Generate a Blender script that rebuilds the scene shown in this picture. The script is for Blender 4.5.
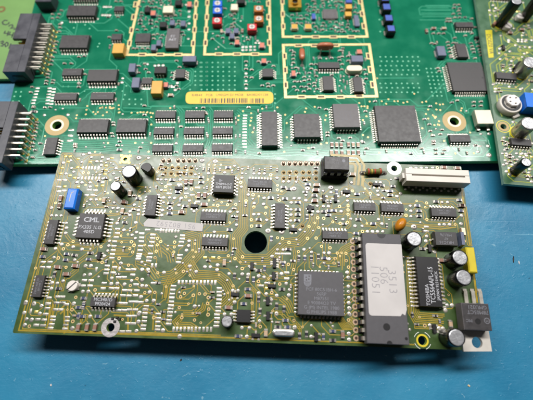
import bpy, math, random, heapq
from mathutils import Matrix, Vector

# ---------------------------------------------------------------- camera, light, exposure
S = 0.001                       # everything below is written in millimetres
random.seed(7)
scene = bpy.context.scene
for o in list(bpy.data.objects):
    bpy.data.objects.remove(o)
COL = scene.collection

F_PX, CX, CY = 385.0, 266.5, 200.0          # focal length and centre for a 533 x 400 frame
PITCH, ROLL, CAM_H = math.radians(67.9), math.radians(0.94), 146.1
FWD = Vector((0, math.cos(PITCH), -math.sin(PITCH)))
_u = Vector((0, math.sin(PITCH), math.cos(PITCH)))
_r = Vector((1, 0, 0))
RIGHT = math.cos(ROLL) * _r + math.sin(ROLL) * _u
UP = -math.sin(ROLL) * _r + math.cos(ROLL) * _u
EYE = Vector((0, 0, CAM_H))

cam_data = bpy.data.cameras.new('camera')
cam = bpy.data.objects.new('camera', cam_data)
COL.objects.link(cam)
cam_data.sensor_width = 36.0
cam_data.lens = 36.0 * F_PX / 533.0
cam_data.clip_start = 0.005
cam_data.clip_end = 20.0
cam.matrix_world = Matrix((
    (RIGHT.x, UP.x, -FWD.x, EYE.x * S), (RIGHT.y, UP.y, -FWD.y, EYE.y * S),
    (RIGHT.z, UP.z, -FWD.z, EYE.z * S), (0, 0, 0, 1)))
cam_data.dof.use_dof = True
cam_data.dof.focus_distance = 0.143
cam_data.dof.aperture_fstop = 9.0
scene.camera = cam

world = bpy.data.worlds.new('World')
scene.world = world
world.use_nodes = True
bg = world.node_tree.nodes['Background']
bg.inputs[0].default_value = (0.93, 0.97, 1.0, 1)
bg.inputs[1].default_value = 0.04

# one long workshop tube lamp overhead, behind the boards
LAMP_EL, LAMP_D = math.radians(64.0), 900.0
ld = bpy.data.lights.new('tube_lamp', 'AREA')
ld.shape = 'RECTANGLE'
ld.size, ld.size_y = 1.25, 0.12
ld.energy = 17.0
ld.color = (1.0, 0.985, 0.95)
lamp = bpy.data.objects.new('tube_lamp', ld)
COL.objects.link(lamp)
aim = Vector((0, 55, 5))
lpos = aim + Vector((-30, math.cos(LAMP_EL) * LAMP_D, math.sin(LAMP_EL) * LAMP_D))
lamp.location = lpos * S
lamp.rotation_euler = (aim - lpos).to_track_quat('-Z', 'Y').to_euler()

scene.view_settings.view_transform = 'Standard'
scene.view_settings.look = 'None'
scene.view_settings.exposure = 0.0
scene.view_settings.gamma = 1.0
scene.view_settings.use_curve_mapping = False

# ---------------------------------------------------------------- materials
MATS = {}

def srgb(r, g, b):
    f = lambda c: (c / 255 / 12.92) if c / 255 <= 0.04045 else ((c / 255 + 0.055) / 1.055) ** 2.4
    return (f(r), f(g), f(b), 1)

def mat(name, rgb, rough=0.5, metal=0.0, spec=0.5, var=0.0, vscale=300.0, bump=0.0, bscale=800.0, rvar=0.0):
    m = bpy.data.materials.new(name)
    m.use_nodes = True
    nt = m.node_tree
    p = nt.nodes['Principled BSDF']
    col = srgb(*rgb)
    p.inputs['Base Color'].default_value = col
    p.inputs['Roughness'].default_value = rough
    p.inputs['Metallic'].default_value = metal
    p.inputs['Specular IOR Level'].default_value = spec
    tc = nt.nodes.new('ShaderNodeTexCoord')
    geo = nt.nodes.new('ShaderNodeNewGeometry')
    if var or rvar:
        n = nt.nodes.new('ShaderNodeTexNoise')
        n.inputs['Scale'].default_value = vscale
        n.inputs['Detail'].default_value = 5
        nt.links.new(geo.outputs['Position'], n.inputs['Vector'])
        if var:
            mr = nt.nodes.new('ShaderNodeMapRange')
            mr.inputs[1].default_value, mr.inputs[2].default_value = 0.3, 0.7
            mr.inputs[3].default_value, mr.inputs[4].default_value = 1 - var, 1 + var
            nt.links.new(n.outputs['Fac'], mr.inputs[0])
            hs = nt.nodes.new('ShaderNodeHueSaturation')
            hs.inputs['Color'].default_value = col
            nt.links.new(mr.outputs[0], hs.inputs['Value'])
            nt.links.new(hs.outputs[0], p.inputs['Base Color'])
        if rvar:
            m2 = nt.nodes.new('ShaderNodeMapRange')
            m2.inputs[1].default_value, m2.inputs[2].default_value = 0.3, 0.7
            m2.inputs[3].default_value, m2.inputs[4].default_value = max(0.02, rough - rvar), rough + rvar
            nt.links.new(n.outputs['Fac'], m2.inputs[0])
            nt.links.new(m2.outputs[0], p.inputs['Roughness'])
    if bump:
        nb = nt.nodes.new('ShaderNodeTexNoise')
        nb.inputs['Scale'].default_value = bscale
        nb.inputs['Detail'].default_value = 4
        nt.links.new(geo.outputs['Position'], nb.inputs['Vector'])
        b = nt.nodes.new('ShaderNodeBump')
        b.inputs['Strength'].default_value = 1.0
        b.inputs['Distance'].default_value = bump * S
        nt.links.new(nb.outputs['Fac'], b.inputs['Height'])
        nt.links.new(b.outputs[0], p.inputs['Normal'])
    MATS[name] = m
    return m

mat('mask_olive', (56, 79, 35), 0.36, 0, 0.68, 0.18, 260, 0.012, 900, 0.08)
mat('trace_gold', (146, 124, 34), 0.34, 0.0, 0.55, 0.16, 500, 0.006, 1200)
mat('mask_teal', (18, 106, 78), 0.17, 0, 0.45, 0.13, 140, 0.014, 420, 0.07)
mat('trace_teal', (62, 146, 116), 0.14, 0, 0.5, 0.08, 300, 0.010, 500)
mat('mask_lime', (104, 142, 78), 0.45, 0, 0.4, 0.08, 120, 0.01, 500)
mat('mask_right', (58, 96, 66), 0.34, 0, 0.7, 0.14, 260, 0.010, 800, 0.08)
mat('trace_right', (150, 160, 60), 0.3, 0, 0.5, 0.1, 400)
mat('edge_olive', (122, 146, 74), 0.5, 0, 0.5, 0.12, 400)
mat('edge_green', (112, 158, 62), 0.5, 0, 0.5, 0.12, 400)
mat('edge_grey', (128, 160, 138), 0.5, 0, 0.5, 0.12, 400)
mat('solder', (178, 172, 164), 0.38, 0.66, 0.5, 0.36, 420, 0.06, 1300)
mat('solder_warm', (214, 192, 110), 0.3, 0.55, 0.5, 0.1, 900, 0.03, 1600)
mat('lead', (200, 193, 182), 0.34, 0.7, 0.5, 0.15, 900)
mat('gold', (214, 170, 74), 0.3, 0.8)
mat('via_ring', (214, 186, 128), 0.35, 0.45, 0.5, 0.1, 900)
mat('hole_rim', (120, 100, 58), 0.4, 0.3, 0.5, 0.2, 900)
mat('solder_grey', (176, 170, 170), 0.42, 0.4, 0.5, 0.25, 700, 0.12, 900)
mat('tail_solder', (168, 146, 128), 0.4, 0.45, 0.5, 0.25, 800, 0.05, 1200)
mat('via_core', (60, 38, 22), 0.5)
mat('tented', (120, 192, 160), 0.22)
mat('fence_gold', (222, 198, 142), 0.38, 0.35, 0.5, 0.14, 500, 0.05, 700)
mat('ring_tan', (166, 142, 92), 0.45, 0.1, 0.5, 0.06, 400)
mat('epoxy', (52, 49, 51), 0.46, 0, 0.5, 0.18, 700, 0.012, 3500, 0.06)
mat('epoxy_grey', (92, 88, 90), 0.46, 0, 0.4, 0.1, 700, 0.010, 3500, 0.06)
mat('epoxy_dark', (28, 27, 29), 0.42, 0, 0.4, 0.1, 900, 0.008, 3500)
mat('ceramic_grey', (78, 76, 80), 0.55, 0, 0.4, 0.06, 600, 0.006, 3500)
mat('header_plastic', (62, 62, 70), 0.38, 0, 0.5, 0.16, 220, 0.02, 900, 0.1)
mat('sleeve_black', (12, 12, 15), 0.22, 0, 0.5)
mat('can_top', (180, 180, 184), 0.34, 0.7, 0.5, 0.2, 500, 0.12, 620)
mat('can_silver', (176, 172, 166), 0.28, 0.8, 0.5, 0.1, 300)
mat('score', (176, 176, 180), 0.5, 0.4)
mat('resistor_body', (34, 34, 44), 0.35)
mat('resistor_blue', (58, 66, 96), 0.35)
mat('cap_brown', (136, 98, 82), 0.45, 0, 0.5, 0.15, 700)
mat('cap_tan', (178, 150, 124), 0.45, 0, 0.5, 0.12, 700)
mat('tantalum', (204, 154, 62), 0.45, 0, 0.5, 0.08, 300)
mat('tantalum_drop', (186, 118, 28), 0.3, 0, 0.5, 0.12, 300)
mat('film_blue', (8, 108, 214), 0.34, 0, 0.5, 0.05, 200)
mat('inductor_blue', (62, 88, 168), 0.4, 0, 0.5, 0.08, 300)
mat('slate', (92, 98, 122), 0.45, 0, 0.5, 0.1, 400)
mat('box_yellow', (198, 178, 40), 0.42, 0, 0.5, 0.08, 200)
mat('trim_blue', (22, 96, 206), 0.4)
mat('trim_red', (196, 30, 40), 0.4)
mat('trim_brown', (176, 104, 42), 0.4)
mat('dial', (212, 204, 198), 0.4, 0.3)
mat('cream', (226, 216, 188), 0.4, 0.05, 0.5, 0.06, 300)
mat('brick_red', (196, 112, 90), 0.5)
mat('dipped_brown', (170, 96, 62), 0.35, 0, 0.5, 0.08, 300)
mat('connector_white', (206, 199, 190), 0.45, 0, 0.5, 0.06, 150, 0.01, 700)
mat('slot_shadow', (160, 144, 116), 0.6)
mat('paper', (188, 183, 182), 0.62, 0, 0.3, 0.09, 90, 0.015, 700)
mat('print_grey', (146, 142, 146), 0.6, 0, 0.5, 0.15, 900)
mat('print_dark', (70, 66, 66), 0.6)
mat('mark_white', (168, 168, 174), 0.5, 0, 0.5, 0.2, 900)
mat('mark_grey', (112, 112, 120), 0.5)
mat('mark_faint', (92, 90, 96), 0.5)
mat('label_yellow', (226, 184, 48), 0.42, 0, 0.5, 0.05, 200)
mat('label_right', (200, 188, 40), 0.4, 0, 0.5, 0.05, 200)
mat('ink', (30, 40, 40), 0.5)
mat('glass_green', (108, 108, 58), 0.3, 0, 0.5, 0.1, 400)
mat('band_red', (160, 60, 44), 0.35)
mat('band_yellow', (176, 160, 66), 0.35)
mat('tab_metal', (206, 200, 192), 0.42, 0.3, 0.5, 0.07, 400, 0.01, 1200)
mat('white_print', (232, 232, 226), 0.45)
mat('crumb', (206, 182, 140), 0.7)
mat('black_fleck', (20, 20, 22), 0.6)

def table_material():
    m = bpy.data.materials.new('blue_bench')
    m.use_nodes = True
    nt = m.node_tree
    L = nt.links.new
    p = nt.nodes['Principled BSDF']
    geo = nt.nodes.new('ShaderNodeNewGeometry')
    def noise(scale, detail=5, rough=0.6, dist=0.0, stretch=None):
        n = nt.nodes.new('ShaderNodeTexNoise')
        n.inputs['Scale'].default_value = scale
        n.inputs['Detail'].default_value = detail
        n.inputs['Roughness'].default_value = rough
        n.inputs['Distortion'].default_value = dist
        if stretch:
            mp = nt.nodes.new('ShaderNodeMapping')
            mp.inputs['Scale'].default_value = stretch
            mp.inputs['Rotation'].default_value = (0, 0, 0.06)
            L(geo.outputs['Position'], mp.inputs['Vector'])
            L(mp.outputs[0], n.inputs['Vector'])
        else:
            L(geo.outputs['Position'], n.inputs['Vector'])
        return n.outputs['Fac']
    def ramp(src, a, b, c0, c1):
        r = nt.nodes.new('ShaderNodeMapRange')
        r.inputs[1].default_value, r.inputs[2].default_value = a, b
        r.inputs[3].default_value, r.inputs[4].default_value = c0, c1
        L(src, r.inputs[0])
        return r.outputs[0]
    def mix(fac, a, b):
        x = nt.nodes.new('ShaderNodeMix')
        x.data_type = 'RGBA'
        L(fac, x.inputs['Factor'])
        for k, v in (('A', a), ('B', b)):
            i = [s for s in x.inputs if s.name == k and s.type == 'RGBA'][0]
            if isinstance(v, tuple):
                i.default_value = v
            else:
                L(v, i)
        return [s for s in x.outputs if s.type == 'RGBA'][0]
    base = mix(ramp(noise(28, 6), 0.35, 0.68, 0, 1), srgb(31, 107, 142), srgb(43, 123, 157))
    grain = mix(ramp(noise(260, 4, 0.6, 0, (1, 9, 1)), 0.52, 0.72, 0, 0.30), base, srgb(62, 134, 166))
    fleck = mix(ramp(noise(430, 3, 0.55, 0.8), 0.69, 0.74, 0, 0.5), grain, srgb(140, 176, 190))
    dark = mix(ramp(noise(330, 3, 0.5, 0.4), 0.27, 0.24, 0, 0.7), fleck, srgb(20, 66, 92))
    scr = mix(ramp(noise(210, 2, 0.5, 0.2, (0.06, 1.6, 1)), 0.71, 0.74, 0, 0.4), dark, srgb(118, 170, 192))
    L(scr, p.inputs['Base Color'])
    L(ramp(noise(60, 5), 0.3, 0.7, 0.34, 0.46), p.inputs['Roughness'])
    h1 = noise(70, 6, 0.65, 0.5)
    h2 = noise(420, 4, 0.6, 0.3)
    add = nt.nodes.new('ShaderNodeMath'); add.operation = 'MULTIPLY_ADD'
    L(h2, add.inputs[0]); add.inputs[1].default_value = 0.28; L(h1, add.inputs[2])
    h3 = ramp(noise(520, 3, 0.6, 0.5), 0.64, 0.74, 0, 0.22)
    h4 = ramp(noise(200, 2, 0.5, 0.2, (0.07, 1.5, 1)), 0.70, 0.75, 0, -0.10)
    a2 = nt.nodes.new('ShaderNodeMath'); L(add.outputs[0], a2.inputs[0]); L(h3, a2.inputs[1])
    a3 = nt.nodes.new('ShaderNodeMath'); L(a2.outputs[0], a3.inputs[0]); L(h4, a3.inputs[1])
    b = nt.nodes.new('ShaderNodeBump')
    b.inputs['Strength'].default_value = 1.0
    b.inputs['Distance'].default_value = 0.22 * S
    L(a3.outputs[0], b.inputs['Height'])
    L(b.outputs[0], p.inputs['Normal'])
    MATS['bench'] = m
table_material()

# ---------------------------------------------------------------- mesh helpers
class MB:
    """collects faces, in mm, and links them as one mesh object"""
    def __init__(self):
        self.v, self.f, self.m = [], [], []
    def quad(self, pts, mi=0):
        b = len(self.v)
        self.v += [tuple(p) for p in pts]
        self.f.append(tuple(range(b, b + len(pts))))
        self.m.append(mi)
    def box(self, x0, y0, z0, x1, y1, z1, mi=0, top=0.0, bot=0.0, topmi=None):
        """a box whose top is drawn in by `top`, its bottom by `bot`"""
        b = len(self.v)
        self.v += [(x0 + bot, y0 + bot, z0), (x1 - bot, y0 + bot, z0), (x1 - bot, y1 - bot, z0), (x0 + bot, y1 - bot, z0),
                   (x0 + top, y0 + top, z1), (x1 - top, y0 + top, z1), (x1 - top, y1 - top, z1), (x0 + top, y1 - top, z1)]
        for q in ((3, 2, 1, 0), (4, 5, 6, 7), (0, 1, 5, 4), (1, 2, 6, 5), (2, 3, 7, 6), (3, 0, 4, 7)):
            self.f.append(tuple(b + i for i in q))
            self.m.append(mi if (topmi is None or q != (4, 5, 6, 7)) else topmi)
    def cbox(self, x0, y0, z0, x1, y1, z1, mi=0, c=0.08, topmi=None):
        """box with a chamfer round its top"""
        self.box(x0, y0, z0, x1, y1, z1 - c, mi)
        self.f.pop(-5); self.m.pop(-5)
        b = len(self.v)
        self.v += [(x0 + c, y0 + c, z1), (x1 - c, y0 + c, z1), (x1 - c, y1 - c, z1), (x0 + c, y1 - c, z1)]
        t = b - 4
        self.f.append((b, b + 1, b + 2, b + 3)); self.m.append(mi if topmi is None else topmi)
        for i in range(4):
            j = (i + 1) % 4
            self.f.append((t + i, t + j, b + j, b + i)); self.m.append(mi)
    def lathe(self, prof, n=20, cx=0, cy=0, mi=0, cap=True, mis=None, sx=1, sy=1):
        """prof: list of (r, z) from bottom to top"""
        b = len(self.v)
        for r, z in prof:
            for i in range(n):
                a = 2 * math.pi * i / n
                self.v.append((cx + sx * r * math.cos(a), cy + sy * r * math.sin(a), z))
        for k in range(len(prof) - 1):
            for i in range(n):
                j = (i + 1) % n
                self.f.append((b + k * n + i, b + k * n + j, b + (k + 1) * n + j, b + (k + 1) * n + i))
                self.m.append(mis[k] if mis else mi)
        if cap:
            k = len(prof) - 1
            self.f.append(tuple(b + k * n + i for i in range(n))); self.m.append(mis[-1] if mis else mi)
    def disc(self, cx, cy, z, r, n=12, mi=0):
        self.quad([(cx + r * math.cos(2 * math.pi * i / n), cy + r * math.sin(2 * math.pi * i / n), z) for i in range(n)], mi)
    def ring(self, cx, cy, z, r0, r1, n=20, mi=0):
        for i in range(n):
            a, c = 2 * math.pi * i / n, 2 * math.pi * (i + 1) / n
            self.quad([(cx + r0 * math.cos(a), cy + r0 * math.sin(a), z), (cx + r1 * math.cos(a), cy + r1 * math.sin(a), z),
                       (cx + r1 * math.cos(c), cy + r1 * math.sin(c), z), (cx + r0 * math.cos(c), cy + r0 * math.sin(c), z)], mi)
    def dome(self, cx, cy, rx, ry, h, n=10, mi=0, z=0.02):
        """a low solder dome"""
        self.lathe([(1.0, z), (0.82, z + h * 0.62), (0.45, z + h)], n, cx, cy, mi, True, None, rx, ry)
    def pillow(self, x, y, w, h, t, mi=0, z=0.02):
        """a rectangular solder pad with a raised middle"""
        a, b = w / 2, h / 2
        k = min(a, b) * 0.55
        s = len(self.v)
        self.v += [(x - a, y - b, z), (x + a, y - b, z), (x + a, y + b, z), (x - a, y + b, z),
                   (x - a + k, y - b + k, z + t), (x + a - k, y - b + k, z + t), (x + a - k, y + b - k, z + t), (x - a + k, y + b - k, z + t)]
        for q in ((4, 5, 6, 7), (0, 1, 5, 4), (1, 2, 6, 5), (2, 3, 7, 6), (3, 0, 4, 7)):
            self.f.append(tuple(s + i for i in q)); self.m.append(mi)
    def tube(self, pts, r, n=8, mi=0):
        pts = [Vector(p) for p in pts]
        b = len(self.v)
        for k, p in enumerate(pts):
            d = (pts[min(k + 1, len(pts) - 1)] - pts[max(k - 1, 0)]).normalized()
            s = d.cross(Vector((0, 0, 1)))
            if s.length < 1e-4:
                s = Vector((1, 0, 0))
            s.normalize(); t = s.cross(d)
            for i in range(n):
                a = 2 * math.pi * i / n
                self.v.append(tuple(p + r * (math.cos(a) * s + math.sin(a) * t)))
        for k in range(len(pts) - 1):
            for i in range(n):
                j = (i + 1) % n
                self.f.append((b + k * n + i, b + k * n + j, b + (k + 1) * n + j, b + (k + 1) * n + i)); self.m.append(mi)
        self.f.append(tuple(b + i for i in range(n))); self.m.append(mi)
        self.f.append(tuple(b + (len(pts) - 1) * n + i for i in range(n))); self.m.append(mi)
    def ribbon(self, pts, w, z, mi=0, t=0.03):
        """a flat track along a polyline, its edges sloping down to the board"""
        P = [Vector(p) for p in pts]
        n = len(P)
        rows = []
        for k in range(n):
            d0 = (P[k] - P[k - 1]).normalized() if k else (P[1] - P[0]).normalized()
            d1 = (P[k + 1] - P[k]).normalized() if k < n - 1 else d0
            nrm = Vector((-(d0.y + d1.y), d0.x + d1.x))
            if nrm.length < 1e-6:
                nrm = Vector((-d0.y, d0.x))
            nrm.normalize()
            c = max(0.5, nrm.dot(Vector((-d0.y, d0.x))))
            o = nrm * (w / 2 / c)
            oo = nrm * ((w / 2 + 0.05) / c)
            rows.append((P[k] + oo, P[k] + o, P[k] - o, P[k] - oo))
        for k in range(n - 1):
            a, c = rows[k], rows[k + 1]
            zz = (z - t, z, z, z - t)
            for i in range(3):
                self.quad([(a[i + 1].x, a[i + 1].y, zz[i + 1]), (c[i + 1].x, c[i + 1].y, zz[i + 1]),
                           (c[i].x, c[i].y, zz[i]), (a[i].x, a[i].y, zz[i])], mi)
    def mesh(self, name, mats, smooth=False):
        me = bpy.data.meshes.new(name)
        me.from_pydata([(x * S, y * S, z * S) for x, y, z in self.v], [], self.f)
        for k in mats:
            me.materials.append(MATS[k])
        me.polygons.foreach_set('material_index', self.m)
        if smooth:
            me.polygons.foreach_set('use_smooth', [len(f) == 4 for f in self.f])
        me.update()
        return me
    def build(self, name, mats, parent=None, loc=(0, 0, 0), rz=0.0, smooth=False):
        return put(name, self.mesh(name, mats, smooth), parent, loc, rz)

def put(name, me, parent=None, loc=(0, 0, 0), rz=0.0):
    o = bpy.data.objects.new(name, me)
    COL.objects.link(o)
    o.parent = parent
    o.location = (loc[0] * S, loc[1] * S, loc[2] * S)
    o.rotation_euler = (0, 0, rz)
    return o

CACHE = {}
def cached(key, fn):
    if key not in CACHE:
        CACHE[key] = fn()
    return CACHE[key]

def text_mesh(lines, size, matname, spacing=1.0):
    """flat lettering, centred on the origin"""
    cu = bpy.data.curves.new('lettering', 'FONT')
    cu.body = lines
    cu.size = size * S
    cu.align_x, cu.align_y = 'CENTER', 'CENTER'
    cu.space_line = 0.95
    cu.space_character = spacing
    cu.resolution_u = 2
    cu.offset = {'mark_white': 0.012, 'print_grey': -0.012}.get(matname, 0.0) * size * S
    o = bpy.data.objects.new('lettering', cu)
    COL.objects.link(o)
    me = bpy.data.meshes.new_from_object(o.evaluated_get(bpy.context.evaluated_depsgraph_get()))
    me.name = 'lettering'
    bpy.data.objects.remove(o)
    bpy.data.curves.remove(cu)
    me.materials.clear()
    me.materials.append(MATS[matname])
    return me

def lettering(parent, lines, size, matname, x, y, z, rz=0.0, sx=1.0, name='lettering', spacing=1.0):
    o = put(name, text_mesh(lines, size, matname, spacing), parent, (x, y, z), rz)
    o.scale = (sx, 1, 1)
    return o

# ---------------------------------------------------------------- boards as frames
class Board:
    def __init__(self, name, label, loc, rz, tilt=0.0, thick=1.6):
        self.o = bpy.data.objects.new(name, None)
        COL.objects.link(self.o)
        self.o.empty_display_size = 0.01
        self.M = Matrix.Translation(Vector(loc)) @ Matrix.Rotation(tilt, 4, 'X') @ Matrix.Rotation(rz, 4, 'Z')
        self.o.location = Vector(loc) * S
        self.o.rotation_euler = (Matrix.Rotation(tilt, 3, 'X') @ Matrix.Rotation(rz, 3, 'Z')).to_euler()
        self.inv = self.M.inverted()
        self.o['label'] = label
        self.o['category'] = 'circuit board'
        self.o['group'] = 'circuit boards on the bench'
        self.thick = thick
        self.pads, self.vias = MB(), MB()
        self.term = []                       # places a track can start from
        self.keep = []                       # areas taken by component bodies (x0,y0,x1,y1)
    def at(self, px, py, h=0.0):
        """board coordinates (mm) of the point seen at a photograph pixel, h above the board"""
        d = RIGHT * ((px - CX) / F_PX) - UP * ((py - CY) / F_PX) + FWD
        e = self.inv @ EYE
        dd = self.inv.to_3x3() @ d
        t = (h - e.z) / dd.z
        q = e + dd * t
        return q.x, q.y

def outline(b, pts, holes, matname, edge, name='substrate', r=0.0):
    """the board itself: a sheet with drilled holes; returns the mesh object"""
    import bmesh
    bm = bmesh.new()
    def loop(ps):
        vs = [bm.verts.new((x * S, y * S, 0)) for x, y in ps]
        return [bm.edges.new((vs[i], vs[(i + 1) % len(vs)])) for i in range(len(vs))]
    if r:
        out = []
        n = len(pts)
        for i in range(n):
            p, a, c = Vector(pts[i]), Vector(pts[i - 1]), Vector(pts[(i + 1) % n])
            u, w = (a - p).normalized(), (c - p).normalized()
            for t in (0, 0.25, 0.5, 0.75, 1):
                q0 = p + u * r * (1 - t); q1 = p + w * r * t
                out.append(tuple(q0 * (1 - t) + q1 * t))
        pts = out
    es = loop(pts)
    for x, y, rad in holes:
        es += loop([(x + rad * math.cos(2 * math.pi * i / 28), y + rad * math.sin(2 * math.pi * i / 28)) for i in range(28)])
    res = bmesh.ops.triangle_fill(bm, use_beauty=True, use_dissolve=False, edges=es)
    for f in bm.faces:
        if f.normal.z < 0:
            f.normal_flip()
    ext = bmesh.ops.extrude_face_region(bm, geom=list(bm.faces))
    bmesh.ops.translate(bm, verts=[v for v in ext['geom'] if isinstance(v, bmesh.types.BMVert)], vec=(0, 0, -b.thick * S))
    bmesh.ops.recalc_face_normals(bm, faces=bm.faces)
    for f in bm.faces:
        f.material_index = 0 if abs(f.normal.z) > 0.5 else 1
    me = bpy.data.meshes.new(name)
    bm.to_mesh(me); bm.free()
    me.materials.append(MATS[matname]); me.materials.append(MATS[edge])
    return put(name, me, b.o)

# ---------------------------------------------------------------- components
def pad(b, x, y, w=1.9, h=0.8, mi=0, t=0.07, term=True):
    b.pads.pillow(x, y, w, h, t, mi)
    if term:
        b.term.append((x, y))

def dot(b, x, y, r=0.68, mi=0, h=0.14, sx=1.0):
    b.pads.dome(x, y, r * sx, r, h, 10, mi)
    b.term.append((x, y))

def via(b, x, y, r=0.6):
    b.vias.ring(x, y, 0.045, r * 0.45, r, 12, 0)
    b.vias.disc(x, y, 0.022, r * 0.5, 10, 1)
    b.term.append((x, y))

def body_mesh(L, W, h, z0=0.12, draft=0.12, notch=None, mats=('epoxy',), mark=None):
    mb = MB()
    zm = z0 + (h - z0) * 0.5
    a, c = L / 2, W / 2
    c2 = 0.05
    rings = [(draft, z0), (0, zm - 0.06), (0, zm + 0.06), (draft, h - 0.11), (draft + c2, h)]
    base = len(mb.v)
    for ins, z in rings:
        mb.v += [(-a + ins, -c + ins, z), (a - ins, -c + ins, z), (a - ins, c - ins, z), (-a + ins, c - ins, z)]
    for k in range(len(rings) - 1):
        for i in range(4):
            j = (i + 1) % 4
            mb.f.append((base + 4 * k + i, base + 4 * k + j, base + 4 * k + 4 + j, base + 4 * k + 4 + i)); mb.m.append(0)
    mb.f.append(tuple(base + 16 + i for i in range(4))); mb.m.append(0)
    mb.f.append((base + 3, base + 2, base + 1, base)); mb.m.append(0)
    return mb.mesh('integrated_circuit', mats)

def gull(mb, x, y, dx, dy, w, zm, e, pad_z=0.03):
    """one gull-wing lead leaving (x, y) in direction (dx, dy)"""
    def bx(a, c, z0, z1, ww=w):
        if dx:
            xs = sorted((x + dx * a, x + dx * c)); mb.box(xs[0], y - ww / 2, z0, xs[1], y + ww / 2, z1)
        else:
            ys = sorted((y + dy * a, y + dy * c)); mb.box(x - ww / 2, ys[0], z0, x + ww / 2, ys[1], z1)
    bx(-0.1, e * 0.36, zm - 0.11, zm + 0.11)
    bx(e * 0.28, e * 0.52, 0.12, zm + 0.06, w * 0.97)
    bx(e * 0.42, e, 0.08, 0.27, w * 0.94)

def jlead(mb, x, y, dx, dy, w, h):
    def bx(a, c, z0, z1):
        if dx:
            xs = sorted((x + dx * a, x + dx * c)); mb.box(xs[0], y - w / 2, z0, xs[1], y + w / 2, z1)
        else:
            ys = sorted((y + dy * a, y + dy * c)); mb.box(x - w / 2, ys[0], z0, x + w / 2, ys[1], z1)
    bx(-0.15, 0.30, h * 0.42, h * 0.5)
    bx(0.08, 0.30, 0.12, h * 0.5)
    bx(-0.5, 0.30, 0.06, 0.2)

def chip(b, box, n=8, h=1.7, sides='tb', ext=1.05, pitch=None, lead='gull', body='epoxy', text=None, tsize=1.0, tmat='mark_grey',
         trot=0.0, n2=None, pw=None, name='integrated_circuit', label=None, pads=True, tx=0, ty=0, dot1=None):
    x0, y0, x1, y1 = box
    xm, ym = (x0 + x1) / 2, (y0 + y1) / 2
    cx, cy = b.at(xm, ym, h)
    A, Bp = b.at(x0, ym, h), b.at(x1, ym, h)
    C, D = b.at(xm, y0, h), b.at(xm, y1, h)
    L = math.hypot(A[0] - Bp[0], A[1] - Bp[1])
    W = math.hypot(C[0] - D[0], C[1] - D[1])
    key = (round(L, 1), round(W, 1), h, body)
    me = cached(('body',) + key, lambda: body_mesh(L, W, h, mats=(body,), draft=0.10 if h < 2 else 0.18))
    o = put(name, me, b.o, (cx, cy, 0))
    if label:
        o['label'] = label
    b.keep.append((cx - L / 2, cy - W / 2, cx + L / 2, cy + W / 2))
    mb = MB()
    zm = 0.12 + (h - 0.12) * 0.5
    def row(m, length, side):
        p = pitch or min(1.27, (length - 0.4) / max(1, m - 0.3))
        w = pw or p * 0.40
        for i in range(m):
            t = (i - (m - 1) / 2) * p
            x, y, dx, dy = {'t': (t, W / 2, 0, 1), 'b': (t, -W / 2, 0, -1), 'l': (-L / 2, t, -1, 0), 'r': (L / 2, t, 1, 0)}[side]
            if lead == 'gull':
                gull(mb, x, y, dx, dy, w, zm, ext)
                k = ext * 0.85
            else:
                jlead(mb, x, y, dx, dy, w, h)
                k = 0.1
            if pads:
                pl, pw_ = (ext * 0.9 if lead == 'gull' else 1.4), p * 0.56
                b.pads.pillow(cx + x + dx * k, cy + y + dy * k, pw_ if dy else pl, pl if dy else pw_, 0.07, 0)
            b.term.append((cx + x + dx * (k + 0.35), cy + y + dy * (k + 0.35)))
    for s in sides:
        row((n if s in 'tb' else (n2 or n)) if len(sides) == 4 else n, L if s in 'tb' else W, s)
    if mb.f:
        pn = mb.build('pins', ['lead'], o)
        pn['kind'] = 'stuff'
    if dot1:
        m = MB(); m.disc(dot1[0] * L / 2, dot1[1] * W / 2, h + 0.006, 0.42, 14)
        m.build('index_dot', ['epoxy_dark'], o)
    if text:
        lettering(o, text, tsize, tmat, tx, ty, h + 0.008, trot)
    return o, L, W, (cx, cy)

def smd_mesh(L, W, H, bm, name, endm='solder', end=0.42):
    mb = MB()
    a, c = L / 2, W / 2
    mb.cbox(-a + end - 0.02, -c + 0.03, 0.06, a - end + 0.02, c - 0.03, H, 0, 0.05)
    for s in (-1, 1):
        xs = sorted((s * a, s * (a - end)))
        mb.cbox(xs[0], -c, 0.05, xs[1], c, H + 0.03, 1, 0.07)
        xs = sorted((s * (a - 0.1), s * (a + 0.34)))
        z = len(mb.v)
        mb.box(xs[0], -c - 0.05, 0.02, xs[1], c + 0.05, 0.16, 1, 0.1)
    return mb.mesh(name, [bm, endm])

def smd(b, x, y, kind, rz=0.0, L=1.75, W=1.05, H=0.5, bm=None):
    nm = {'R': 'chip_resistor', 'C': 'chip_capacitor'}[kind]
    bm = bm or {'R': 'resistor_body', 'C': 'cap_brown'}[kind]
    me = cached(('smd', kind, L, W, H, bm), lambda: smd_mesh(L, W, H, bm, nm))
    o = put(nm, me, b.o, (x, y, 0), rz + random.uniform(-0.03, 0.03))
    for s in (-1, 1):
        b.term.append((x + s * (L / 2 + 0.3) * math.cos(rz), y + s * (L / 2 + 0.3) * math.sin(rz)))
    return o

def sot_mesh():
    mb = MB()
    mb.box(-1.45, -0.65, 0.12, 1.45, 0.65, 1.0, 0, 0.12)
    for x, y, d in ((-0.95, -0.6, -1), (0.95, -0.6, -1), (0, 0.6, 1)):
        ys = sorted((y, y + d * 0.6)); mb.box(x - 0.22, ys[0], 0.05, x + 0.22, ys[1], 0.3, 1)
        ys = sorted((y + d * 0.2, y + d * 0.95)); mb.box(x - 0.4, ys[0], 0.02, x + 0.4, ys[1], 0.12, 2, 0.06)
    return mb.mesh('transistor', ['epoxy_dark', 'lead', 'solder'])

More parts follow.
